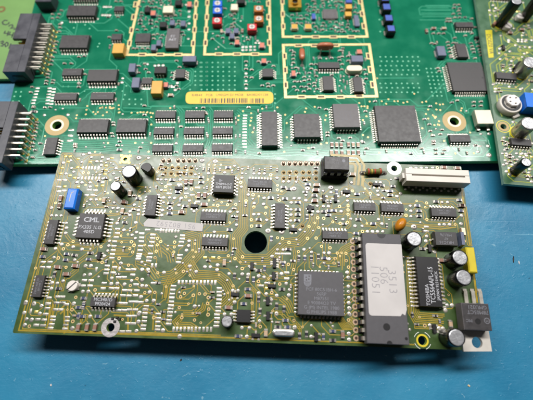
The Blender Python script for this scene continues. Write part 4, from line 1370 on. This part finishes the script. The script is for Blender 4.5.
for i in range(14):
    y = cy + (i - 6.5) * 2.54
    frt.pads.ring(cx - a - 2.0, y, 0.06, 0.5, 1.0, 14, 2); frt.vias.disc(cx - a - 2.0, y, 0.03, 0.55, 10, 1)
    frt.term.append((cx - a - 2.8, y))
frt.keep.append((cx - a, cy - c, cx + a, cy + c))

# --- regulator with its metal tab overhanging the notch
o, L, W, c = block(frt, (462.8, 303.2, 490.4, 329.8), 5.6, 'voltage_regulator', 'epoxy_grey', 'epoxy', z0=1.4, cham=0.2, label='black regulator with a drilled metal tab over the corner notch')
lettering(o, '78M05CT\nGMU321', 1.7, 'mark_grey', 0.6, 2.2, 5.61, math.pi)
lettering(o, 'MC', 1.4, 'mark_grey', -2.6, -1.3, 5.61, math.pi)
mb = MB(); mb.ring(3.2, -1.2, 5.61, 0.75, 0.95, 16); mb.build('logo', ['mark_grey'], o)
lettering(o, 'M', 1.1, 'mark_grey', 3.2, -1.2, 5.612, math.pi)
mb = MB(); mb.disc(0.2, -1.5, 5.606, 0.95, 18); mb.build('ejector_mark', ['epoxy_dark'], o)
tx0, ty0 = F(463.6, 351.4, 1.2); tx1, ty1 = F(491.8, 350.6, 1.2)
hx, hy = F(477, 342.4, 1.2)
tab = Board.__new__(Board); tab.o, tab.thick = o, 1.2
to = outline(tab, [(tx0 - c[0], ty0 - c[1]), (tx1 - c[0], ty1 - c[1] - 0.2), (tx1 - c[0] - 0.2, W / 2), (tx0 - c[0] + 0.2, W / 2)], [(hx - c[0], hy - c[1], 1.75)], 'tab_metal', 'tab_metal', 'heat_tab')
to.location = (0, 0, 1.3 * S)
for px in (465.6, 473, 480.4):
    xa, ya = F(px, 295.5, 0.6)
    mb = MB(); mb.box(-0.65, -3.4, 0.45, 0.65, 1.6, 0.9, 0, 0.05); mb.box(-0.75, 1.0, 0.03, 0.75, 2.4, 0.5, 0, 0.1)
    mb.build('leg', ['lead'], o, (xa - c[0], ya - c[1], 0))

# --- capacitors and other tall parts
elco(frt, 128.7, 171, 5.5, 8.0, 'larger black capacitor of the rear left pair', sa=4.0)
elco(frt, 115.2, 185.8, 4.0, 7.0, 'smaller black capacitor of the rear left pair', stripe=False)
elco(frt, 414.6, 238.6, 5.6, 7.0, 'black capacitor beside the orange bead', sa=4.4)
elco(frt, 460.4, 257.4, 5.6, 7.0, 'black capacitor against the yellow block, rear of the two', sa=4.6)
elco(frt, 464.2, 277.2, 5.6, 7.0, 'black capacitor against the yellow block, front of the two', sa=5.2)
elco(frt, 457, 337.4, 5.7, 7.5, 'black capacitor next to the regulator tab', sa=5.6)
elco(frt, 226.8, 321.2, 3.9, 5.0, 'small black capacitor beside the empty square footprint', stripe=False)
o, L, W, c = block(frt, (65.2, 188.2, 76.2, 208.4), 3.4, 'film_capacitor', 'film_blue', cham=0.5, label='bright blue box capacitor near the left edge')
mb = MB(); mb.ribbon([(0.7, 2.6), (-0.2, 2.3), (-0.3, 0.6), (-0.3, -1.2)], 0.28, 3.42, 0, 0.01); mb.build('mark', ['mark_white'], o)
block(frt, (467.6, 247.2, 476.4, 272.4), 3.6, 'film_capacitor', 'box_yellow', cham=0.4, label='yellow box capacitor on the right edge')
cx, cy = F(146, 167.6, 4.6)
D = [(2.1 * math.cos(t), 2.1 * math.sin(t)) for t in [math.radians(-35 + 250 * i / 16) for i in range(17)]]
mb = MB()
for z0, z1, k0, k1 in ((0.6, 4.4, 1.0, 0.98), (4.4, 4.6, 0.98, 0.9)):
    for i in range(17):
        j = (i + 1) % 17
        mb.quad([(D[i][0] * k0, D[i][1] * k0, z0), (D[j][0] * k0, D[j][1] * k0, z0), (D[j][0] * k1, D[j][1] * k1, z1), (D[i][0] * k1, D[i][1] * k1, z1)])
mb.quad([(x * 0.9, y * 0.9, 4.6) for x, y in D])
o = mb.build('transistor', ['epoxy_dark'], frt.o, (cx, cy, 0), -0.5); o['label'] = 'black half-round transistor beside the larger rear capacitor'
mb = MB()
for x in (-1.27, 0, 1.27):
    mb.box(x - 0.22, -0.22, -0.4, x + 0.22, 0.22, 0.7)
mb.build('leg', ['lead'], o)['kind'] = 'stuff'
o, L, W, c = block(frt, (462.2 - 0.6, 227.6, 465.8, 235), 1.6, 'chip_capacitor', 'cap_tan', 'cream', ends='y')
# orange bead
cx, cy = F(400.6, 224.4, 3.2)
mb = MB(); mb.lathe([(0.5, 0.2), (1.5, 1.0), (2.2, 2.2), (2.45, 3.2), (2.2, 4.3), (1.5, 5.1), (0.6, 5.5)], 22, 0, 0, 0, True)
o = mb.build('tantalum_capacitor', ['tantalum_drop'], frt.o, (cx, cy, 0), -0.6, True); o.scale = (0.72, 1.12, 0.95); o['label'] = 'orange dipped bead above the memory chip'
mb = MB(); mb.tube([(-1.2, 0, -0.5), (-0.5, 0, 0.8)], 0.25); mb.tube([(1.2, 0, -0.5), (0.5, 0, 0.8)], 0.25); mb.build('lead', ['lead'], o)
stadium(frt, (273.4, 329.6, 294.6, 336.2), 2.9, 'crystal', 'can_silver', 'can_top', 'silver crystal can near the front edge')
metal_trimmer(frt, 71.8, 285.6, 1.95, 1.5, 0.6, 'round slotted metal trimmer near the left edge')
# coloured axial part
cx, cy = F(374.2, 171.4, 1.6)
mb = MB()
segs = [(-3.0, 0.75), (-2.75, 1.15), (-1.9, 1.2), (-1.6, 1.02), (1.6, 1.02), (1.9, 1.2), (2.75, 1.15), (3.0, 0.75)]
n = 16; rows = [[(x, r * math.cos(2 * math.pi * i / n), 1.5 + r * math.sin(2 * math.pi * i / n)) for i in range(n)] for x, r in segs]
cols = [0, 0, 0, 0, 0, 0, 0]
for k in range(len(rows) - 1):
    for i in range(n):
        j = (i + 1) % n
        mb.quad([rows[k][i], rows[k + 1][i], rows[k + 1][j], rows[k][j]], 0)
mb.quad(rows[0]); mb.quad(rows[-1])
o = mb.build('axial_resistor', ['glass_green'], frt.o, (cx, cy, 0), 0.05, True); o['label'] = 'green axial part with red and yellow bands'
for x, r, m in ((-2.3, 1.215, 'band_red'), (-1.0, 1.04, 'band_yellow'), (0.2, 1.04, 'band_red'), (2.3, 1.215, 'band_red')):
    mb = MB()
    for i in range(n):
        j = (i + 1) % n
        f = lambda q, k: (x + q, r * math.cos(2 * math.pi * k / n), 1.5 + r * math.sin(2 * math.pi * k / n))
        mb.quad([f(-0.3, i), f(0.3, i), f(0.3, j), f(-0.3, j)])
    mb.build('colour_band', [m], o)
mb = MB()
for s in (-1, 1):
    mb.tube([(s * 2.9, 0, 1.5), (s * 4.0, 0, 1.45), (s * 4.4, 0, 1.1), (s * 4.4, 0, -0.6)], 0.3)
    mb.lathe([(1.0, 0.02), (0.7, 0.25), (0.35, 0.6)], 12, s * 4.4, 0)
mb.build('lead', ['solder'], o)
# white flat-cable connector
h = 6.0
xl, _ = F(406.0, 175, h); xr, _ = F(469.6, 175.6, h); _, yt = F(437, 169, h); _, yb = F(439, 182, h)
cx, cy = (xl + xr) / 2, (yt + yb) / 2; L, W = xr - xl, yt - yb
mb = MB(); a, c = L / 2, W / 2
mb.cbox(-a, -c, 1.1, a, -0.32, h, 0, 0.15); mb.cbox(-a, 0.22, 1.1, a, c, h, 0, 0.15)
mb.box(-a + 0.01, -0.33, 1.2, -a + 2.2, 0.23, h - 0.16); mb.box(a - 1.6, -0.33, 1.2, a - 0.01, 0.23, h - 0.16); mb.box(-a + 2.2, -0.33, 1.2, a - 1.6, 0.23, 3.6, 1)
mb.box(-a - 0.9, -c * 0.4, 1.2, -a, c * 0.4, h * 0.8, 0, 0.05)
con = mb.build('cable_connector', ['connector_white', 'slot_shadow'], frt.o, (cx, cy, 0)); con['label'] = 'long off-white slotted cable connector at the rear right'
mb = MB()
for i in range(16):
    x = -a + 1.6 + i * (L - 3.2) / 15
    mb.box(x - 0.25, -1.4, 0.02, x + 0.25, -1.0, 1.2); mb.box(x - 0.25, 1.0, 0.02, x + 0.25, 1.4, 1.2)
    mb.dome(x, -2.6 if i % 2 else -3.6, 0.55, 0.5, 0.4)
p = mb.build('pins', ['lead'], con); p['kind'] = 'stuff'
# optocoupler in a socket
h = 7.0
xl, _ = F(324.2, 163, h); xr, _ = F(349.2, 163, h); _, yt = F(336, 156.4, h); _, yb = F(337, 169.6, h)
cx, cy = (xl + xr) / 2, (yt + yb) / 2; L, W = xr - xl, yt - yb
mb = MB(); a, c = L / 2, W / 2
mb.box(-a - 0.3, -c - 1.0, 0.05, a + 0.3, c + 1.0, 2.9)
sk = mb.build('chip_socket', ['epoxy_dark'], frt.o, (cx, cy, 0))
mb = MB(); mb.cbox(-a, -c, 3.3, a, c, h, 0, 0.2)
oc = mb.build('integrated_circuit', ['epoxy'], frt.o, (cx, cy, 0)); oc['label'] = 'tall black eight-legged chip in a socket at the rear edge'
lettering(oc, 'L 4N37\n  9238', 1.4, 'mark_faint', -0.8, 0.6, h + 0.01)
mb = MB(); mb.disc(a - 2.0, c - 1.7, h + 0.008, 0.62, 14); mb.build('index_dot', ['mark_grey'], oc)
mb = MB()
for s in (-1, 1):
    for i in range(4):
        x = (i - 1.5) * 2.54
        ys = sorted((s * (c - 0.1), s * (c + 0.65))); mb.box(x - 0.7, ys[0], 4.5, x + 0.7, ys[1], 5.0)
        ys = sorted((s * (c + 0.35), s * (c + 0.63))); mb.box(x - 0.65, ys[0], 2.9, x + 0.65, ys[1], 4.6)
p = mb.build('pins', ['score'], oc); p['kind'] = 'stuff'
# torn paper strip
st = label_sheet(frt, [(143.6, 223.4), (148.2, 218.6), (203.6, 223.6), (202.4, 231.6), (144.6, 226.6)], 'paper', 'sticker', 'torn white paper strip with upside-down digits', 0, 0.2, 0.15)
x, y = F(176, 224.9)
lettering(st, '951 802592', 2.75, 'print_grey', x, y, 0.21, math.pi - 0.055, 1.02, spacing=1.1)
# dark debris bits by the silver ring
mb = MB()
for px, py in ((112.5, 318.4), (117, 317.6), (119.4, 319), (114.6, 321.4)):
    x, y = F(px, py, 0.2); mb.box(x - 0.5, y - 0.4, 0.03, x + 0.5, y + 0.4, 0.5, 0, 0.15)
mb.build('solder_flux', ['black_fleck'], frt.o)['kind'] = 'stuff'

# --- pads, vias and chip parts, read off enlarged views
I = lambda ox, oy, t: items(frt, ox, oy, t)
I(0, 150, 'y 435 42 466 42 520 58 455 77 412 118 515 115 403 157 465 170 495 185 430 243 520 245; w 420 85 475 120 437 157 520 187 510 215 340 385 470 70 490 145; p 392 200 430 200 390 245 390 275 425 270; c 408 325; c 400 375; v 370 352')
I(80, 150, 'w 75 48 148 48 185 60 10 80 140 75 238 122 222 157 238 187 10 217 65 217 130 165 70 330 105 330 228 350 65 245 430 355 150 190 140 100 110 75 60 20 20 30; y 213 52 68 78 172 103 172 132 165 160 108 240 148 237 10 118; q 18 118 38 118 58 118 78 118 98 118 122 118 10 187 35 187 58 187 80 187 103 187 125 187; v 22 150 57 152; c 163 340; C 295 350; c 335 292; R 390 325; W 390 52; w 455 52 480 120 515 195 520 300 360 365; g 465 275 400 278 290 285; p 60 265 100 268 145 215 40 300 85 300')
I(160, 150, 'h 22 70 62 70 120 70 157 70 195 70 235 70; W 280 68; W 368 75; w 497 105 245 125 235 163 322 155 360 155 430 150 5 197 38 197 133 197 8 267 172 257 22 317 62 317 95 320 140 320 322 293 22 350 125 368 195 338; k 0 122 35 120 80 120 120 120 165 120 208 120 30 157 72 157 118 157 160 157 205 157; g 290 98 328 98 365 98 405 98; S 290 130 325 130 365 132 400 132; R 455 118; R 83 200; c 175 217; c 210 217; R 275 183; R 275 217; y 35 270; v 38 243 210 260 172 312 385 368 450 365 505 362; t 125 257; R 120 282; c 258 305; c 300 305; R 70 355; r 68 390; R 170 375; t 230 375; C 295 365; p 250 345 60 290 175 290 250 250 215 300 60 230 130 230')
I(240, 150, 'h 290 90 330 90 367 90 403 90 440 90 478 90 515 90; k 290 150 330 150 373 150 420 150 460 150 505 150 290 190 330 190 373 190 420 190 460 190 505 190; w 247 185 92 157 128 157 163 157 290 210 325 210 375 212 15 125 15 155 12 185 8 245 55 298 85 325 95 355 160 320 157 360 343 350 395 322 362 322 440 300 440 335 515 372; S 55 120 92 130 130 135 165 135 205 120 247 135; v 205 165 5 215 87 298 40 338 92 380 172 382 262 335 250 235 250 265; W 360 257; W 450 257; R 290 250; R 325 262; R 452 230; C 512 235; C 505 270; R 497 305; C 497 340; R 205 320; R 300 325; R 385 350; T 465 392')
I(320, 150, 'w 210 217 515 308 183 308 185 338 22 272 75 282 22 375 57 375 385 272 390 300 405 215; k 335 225; t 375 232; R 412 238; R 485 243; R 515 190; R 467 275; R 467 302; v 215 272 335 288 187 368 130 375; R 247 295; T 25 325; T 103 325; r 110 280; t 177 280; C 215 165; W 75 250')
I(400, 150, 'w 75 118 110 118 145 118 180 118 220 118 282 348 320 348 70 372 5 290; v 250 118 178 352; C 290 120; C 380 125; R 240 345; R 115 372; R 395 335; C 410 372')
I(0, 205, 'w 340 20 340 70 372 70 405 70 440 120 440 153 435 187 408 262 367 290 357 350 495 367 485 280; c 400 8; v 487 243 452 265 422 292 388 353; C 295 295; R 285 345; p 285 380 332 380; R 447 327; R 497 335; R 440 367')
I(80, 205, 'w 218 20 250 20 332 42 330 68 387 35 387 62 245 122 370 117 290 167 345 200 375 182 368 222 195 240 190 272 182 305 270 390 410 382 10 295 160 340; c 285 42; R 300 117; p 250 160 248 188 240 215 230 243 225 273 220 302 215 328 212 353 410 190 410 217 408 243 403 273 400 302 395 328 388 358 485 198 483 222 478 247 470 273 468 325 462 350 458 373; v 342 245 360 268 332 290 350 313 260 355 515 222 515 265 508 308 500 352 140 278 147 382; p 450 165 515 165; T 130 340; R 70 320; R 60 362')
I(160, 205, 'R 65 22; R 65 57; C 145 50; w 15 35 10 68 225 42 467 45 517 47 510 132 362 180 105 212 193 240 190 272 175 302; r 513 90; R 465 165; y 300 350 355 350; v 393 350 455 338 500 357 97 247 95 280 92 313 5 243; p 150 203 148 225 142 247 137 273 132 335 128 357 122 382; q 5 170 22 170 42 170 62 170 82 170 103 170 122 170; c 430 385; w 320 290')
I(240, 205, 'w 92 62 125 62 178 100 340 30 340 65 338 105 480 65 400 165 355 140 520 45 250 298 288 298 215 343 428 297 478 315; R 125 98; R 125 140; v 75 98 77 140 170 55 92 15 175 15 250 218 283 222 327 250 460 143 450 222 508 220 525 150 518 85 390 310; W 187 173; W 278 178; r 208 225; R 385 32; R 385 65; R 380 103; r 447 80; t 470 20; t 355 165; k 415 140; R 322 295; p 250 325 288 325 322 325; r 392 355; r 432 355; r 475 355; r 522 345; T 230 380; R 285 382')
I(320, 205, 'w 25 10 60 10 142 42 155 95 207 92 415 125 392 95 235 140 282 140 318 177 352 177 385 177 420 177 28 320 62 320 62 360 28 388; R 60 40; R 92 38; R 25 45; R 55 68; v 25 88 85 112 135 122 187 5 187 32 187 62 183 115 283 175 10 275 67 285 115 320 173 322 103 355 175 370 93 388; R 255 97; R 355 125; R 240 190; R 30 355')
I(400, 205, 'R 125 40; w 75 40; R 125 75; w 75 75; v 40 68 180 95 368 130 430 240; R 405 40; w 412 70; C 408 5; w 265 130 298 130 332 130 410 125 180 208 175 240 233 312; p 177 145 177 175; W 95 145; T 195 290; R 150 293; C 270 370')
I(0, 245, 'p 280 148 320 148 325 352 375 387 415 345 385 345 410 385 320 390; v 237 153 440 148 505 348; C 388 148; C 505 140; r 365 195; C 445 195; w 418 240 345 252 340 290 380 255 170 380 225 388; R 390 290')
I(80, 255, 'w 35 72 70 72 272 57 27 133 65 130 210 155 413 97 452 97 413 165 342 172 295 195 247 190 205 192 17 243 53 243 412 205 440 207 463 248 405 280 443 305 490 305 395 385; q 108 95 262 92 480 70 505 70; p 180 72 178 98 172 123 230 82 220 118 257 148 293 148 320 97 357 97 350 132 160 187 28 168 73 170 20 205 65 205 153 222 208 222 243 222 373 197 490 187 295 235 330 237 377 237 285 270 325 272 368 270 263 320 298 322 340 312 370 312 405 315 255 368 293 368 330 365 368 365 440 342 435 367 390 10 385 28 460 18 457 40; v 323 67 380 157 100 232 335 203 432 250 498 248 500 18 518 118; R 25 288; r 25 330')
I(160, 255, 'q 125 183 150 183 175 183 200 183 222 183 247 183 272 183 297 183 320 183 345 183 368 183; p 395 222 395 248 395 272 393 298 391 325 388 350 386 375 90 207 85 233 80 260 77 285 75 312 73 337 71 360 67 383; v 137 278 162 255 222 268 262 258 300 260 322 283 317 322 325 360 128 350 487 205 155 108; w 230 343 198 75 240 112 298 80 335 80 383 67 380 100 460 125 485 237 520 237 497 315 25 117; r 497 140; t 500 262; C 458 350')
I(240, 255, 'T 80 75; r 163 90; R 125 103; T 230 60; T 225 140; r 287 60; v 322 62 358 97 15 90 123 175 265 193 212 250 80 320 17 12; w 277 125 160 148 125 140 55 130 15 128 308 190 330 232 325 268 245 270 125 255 175 260 210 300 243 388; p 312 118 312 157 180 187 140 205; r 50 165; r 90 165; y 180 222; t 212 207; R 280 228; R 52 227; C 55 272; r 125 295; T 185 305; R 25 325; r 245 340; r 293 360; r 133 375')
I(320, 255, 'w 183 117 190 150 190 210 190 245 193 285 193 320 195 355 195 392; v 190 80 175 37 100 22 95 55')
I(0, 295, 'w 168 55 225 60 275 72 490 57 160 118 263 123 175 160 208 165 163 200 480 222; p 318 60 315 88 375 52 418 52 440 62 368 97 402 97 303 127 250 162 293 165 352 145 350 168 343 195 335 220 240 200 285 203 447 148 445 173 437 200 432 225; v 480 97 195 207 485 175; R 525 82; r 525 140; q 203 108; y 240 112; c 525 215')
I(80, 295, 'r 25 75; R 15 142; w 65 142 390 127 388 178 375 240; R 120 142; c 50 215; c 103 215; p 280 243 322 243 325 140 362 140 318 188 355 190 435 97 432 122 430 150 427 175 422 205 420 228 520 127 520 155 518 180 518 210 515 232; v 492 150')
I(160, 300, 'p 380 98 380 123 378 150 375 175 68 60 65 84 63 108 60 135 57 160; q 90 195 113 195 138 195 163 195 190 195 212 195 238 195 263 195 290 195 315 195 340 195; v 320 97 145 117 230 133; w 430 95 475 95 130 243 18 203; R 520 240')
I(240, 300, 'r 133 75; T 187 105; t 105 235; c 172 220; w 130 140 365 183 243 92 475 245 62 187 12 185 45 245 5 243; v 135 177 360 135; R 252 180; R 318 180; R 303 135; r 397 240; r 443 228; T 507 245')
I(320, 300, 'R 85 207; R 85 268; c 150 232; r 22 245; w 193 225 195 265 200 57 200 97; v 190 133')
I(420, 300, 'v 33 170; T 92 190; w 68 170 130 190 155 190 170 68 183 35 215 35; c 200 160')

frt.keep.append((big[0] - 5, big[1] - 5, big[0] + 5, big[1] + 5))
for q in (m1, m2, m3, m4):
    frt.keep.append((q[0] - 2.2, q[1] - 2.2, q[0] + 2.2, q[1] + 2.2))
p0, p1 = F(143, 232), F(204, 218)
frt.keep.append((p0[0], p0[1], p1[0], p1[1]))
for a_, c_ in (((363, 180), (386, 165)), ((403, 196), (472, 166)), ((323, 184), (351, 158)), ((460, 302), (484, 290)), ((271, 343), (297, 329)), ((65, 293), (79, 279)), ((394, 236), (408, 218)), ((140, 182), (154, 164))):
    p0, p1 = F(*a_), F(*c_)
    frt.keep.append((p0[0], p0[1], p1[0], p1[1]))
fill(frt, 16, 3, 150, 64, 190, 41, 1.25, 'vvvwsSrw')
fill(frt, 12, 40, 70, 64, 60, 42, 1.2, 'sSwwv')
# --- tracks
rf = Router(frt, 1.2, 1.2, 158, 67, 0.53)
for q in (big, m1, m2, m3, m4):
    rf.block(q[0], q[1], q[2] + 1.0, 'hole')
rf.block(m1[0], m1[1], 3.4, 'hole')
for k in frt.keep:
    i = k[0] + 0.3
    while i < k[2]:
        j = k[1] + 0.3
        while j < k[3]:
            rf.occ[rf.cell(i, j)] = 'body'; j += 0.6
        i += 0.6
for t in frt.term:
    rf.occ[rf.cell(*t)] = ('t',) + t
def bun(pts, n, pitch=0.68, w=0.24):
    rf.bundle([F(*p) for p in pts], n, pitch, w, ('b', pts[0]))
# border tracks
bun([(67.5, 157), (25.5, 315), (22.5, 328.8), (120, 332.6), (300, 340.6)], 1, 1, 0.26)
bun([(65.3, 156), (18.6, 330.4), (200, 336.6), (415, 344.6)], 1, 1, 0.36)
bun([(458.5, 170), (470, 245)], 1, 1, 0.6)
bun([(474, 276), (477.6, 303)], 1, 1, 0.6)
bun([(330, 158.5), (356, 160), (360, 166), (358, 186)], 3, 1.6, 0.9)
bun([(362, 172), (363, 186), (369, 193)], 1, 1, 0.7)
# round the big hole
bun([(238, 176), (243.5, 190), (243.4, 228), (237, 236), (236, 250)], 6, 0.66)
bun([(236, 252), (243, 259.5), (268, 259.6), (278, 250), (285, 243.5), (300, 241.5), (309, 232), (314, 222), (314, 214)], 6, 0.68)
bun([(270, 234), (268, 250)], 1, 1)
# between the two empty footprints
bun([(184, 233), (197, 237), (198, 252), (187, 264), (179, 272), (172, 277), (160, 279)], 7, 0.70)
bun([(189, 263), (196, 275), (219, 276.4), (226, 282), (231.5, 292), (231, 299), (224, 306)], 6, 0.66)
bun([(172, 277), (167, 286), (165, 300)], 4, 0.72)
bun([(139, 262), (150, 266), (158, 278)], 3, 0.8)
bun([(150, 236), (156, 244), (158, 256)], 4, 0.8)
bun([(160, 245), (170, 253), (172, 262)], 4, 0.9)
# near the processor and the memory
bun([(355, 244), (344, 250), (341, 254), (340.5, 268)], 5, 0.62)
bun([(340, 319), (344.6, 326.2), (350, 326), (353.6, 318)], 6, 0.44, 0.2)
bun([(411.4, 262), (413.6, 312), (417, 318), (443, 319.6)], 7, 0.60, 0.24)
bun([(292, 272), (296, 256), (294.6, 248)], 3, 0.7)
bun([(281, 297), (288, 303), (292, 312)], 4, 0.7)
bun([(268, 296), (280, 298)], 3, 0.7)
bun([(180, 318), (176, 322), (178, 325), (190, 325.6), (197, 330)], 4, 0.62)
bun([(182, 314), (196, 314.4), (203, 309), (205, 302)], 3, 0.62)
bun([(179, 298), (182, 290), (192, 288), (196, 284)], 1, 1); bun([(164, 302.6), (192, 303.4), (194, 297)], 1, 1)
bun([(116, 241.6), (130, 242.6)], 1, 1); bun([(115, 246), (132, 246.8)], 1, 1); bun([(114, 250.6), (128, 251)], 1, 1); bun([(113.6, 254.6), (131, 255)], 1, 1)
bun([(115, 233), (128, 230), (136, 226), (138, 208)], 1, 1, 0.4); bun([(106, 216), (116, 215), (122, 214)], 1, 1, 0.4); bun([(108, 205), (119, 206)], 1, 1, 0.4)
bun([(400, 224), (440, 228), (456, 226)], 2, 0.8, 0.4); bun([(60, 312), (66, 306), (66, 330)], 2, 1.1, 0.5); bun([(52, 302), (50, 322), (48, 329)], 2, 1.1, 0.45)
bun([(145, 309), (155, 314), (154, 332)], 2, 0.9, 0.4); bun([(128, 332), (128, 316), (112, 315)], 1, 1, 0.45)
bun([(135, 332), (160, 333.2), (222, 335.4)], 1, 0.9, 0.26)
rf.auto(480, 2.2, 10, 0.2, 3)
rf.build('trace_gold')
finish_pads(frt)

# ---------------------------------------------------------------- crumbs on the bench
def bench_at(px, py):
    d = RIGHT * ((px - CX) / F_PX) - UP * ((py - CY) / F_PX) + FWD
    q = EYE + d * (-EYE.z / d.z)
    return q.x, q.y
def crumb(px, py, sx, sy, h, m, name, label, seed):
    r = random.Random(seed)
    x, y = bench_at(px, py)
    g = MB()
    n = 9
    ring = [(sx * math.cos(2 * math.pi * i / n) * r.uniform(.7, 1.1), sy * math.sin(2 * math.pi * i / n) * r.uniform(.7, 1.1)) for i in range(n)]
    for i in range(n):
        j = (i + 1) % n
        g.quad([(*ring[i], 0), (*ring[j], 0), (ring[j][0] * .7, ring[j][1] * .7, h), (ring[i][0] * .7, ring[i][1] * .7, h)])
    g.quad([(a * .7, b * .7, h) for a, b in ring])
    o = g.build(name, [m], None, (x, y, 0), r.uniform(0, 3))
    o['label'] = label; o['category'] = 'debris'; o['group'] = 'specks on the bench'
crumb(468.8, 385.6, 0.55, 0.4, 0.35, 'crumb', 'crumb', 'tiny tan crumb on the bench below the regulator tab', 1)
crumb(513.4, 259.6, 1.5, 0.35, 0.2, 'black_fleck', 'paint_chip', 'dark elongated fleck on the bench right of the yellow capacitor', 2)
crumb(519, 262.4, 0.8, 0.3, 0.15, 'paper', 'paint_chip', 'pale fleck just right of the dark elongated fleck', 3)
crumb(51, 385, 0.5, 0.35, 0.2, 'paper', 'crumb', 'tiny pale speck on the bench at the lower left', 4)
crumb(181, 360, 0.5, 0.35, 0.2, 'black_fleck', 'crumb', 'tiny dark speck at the shadow edge below the front board', 5)
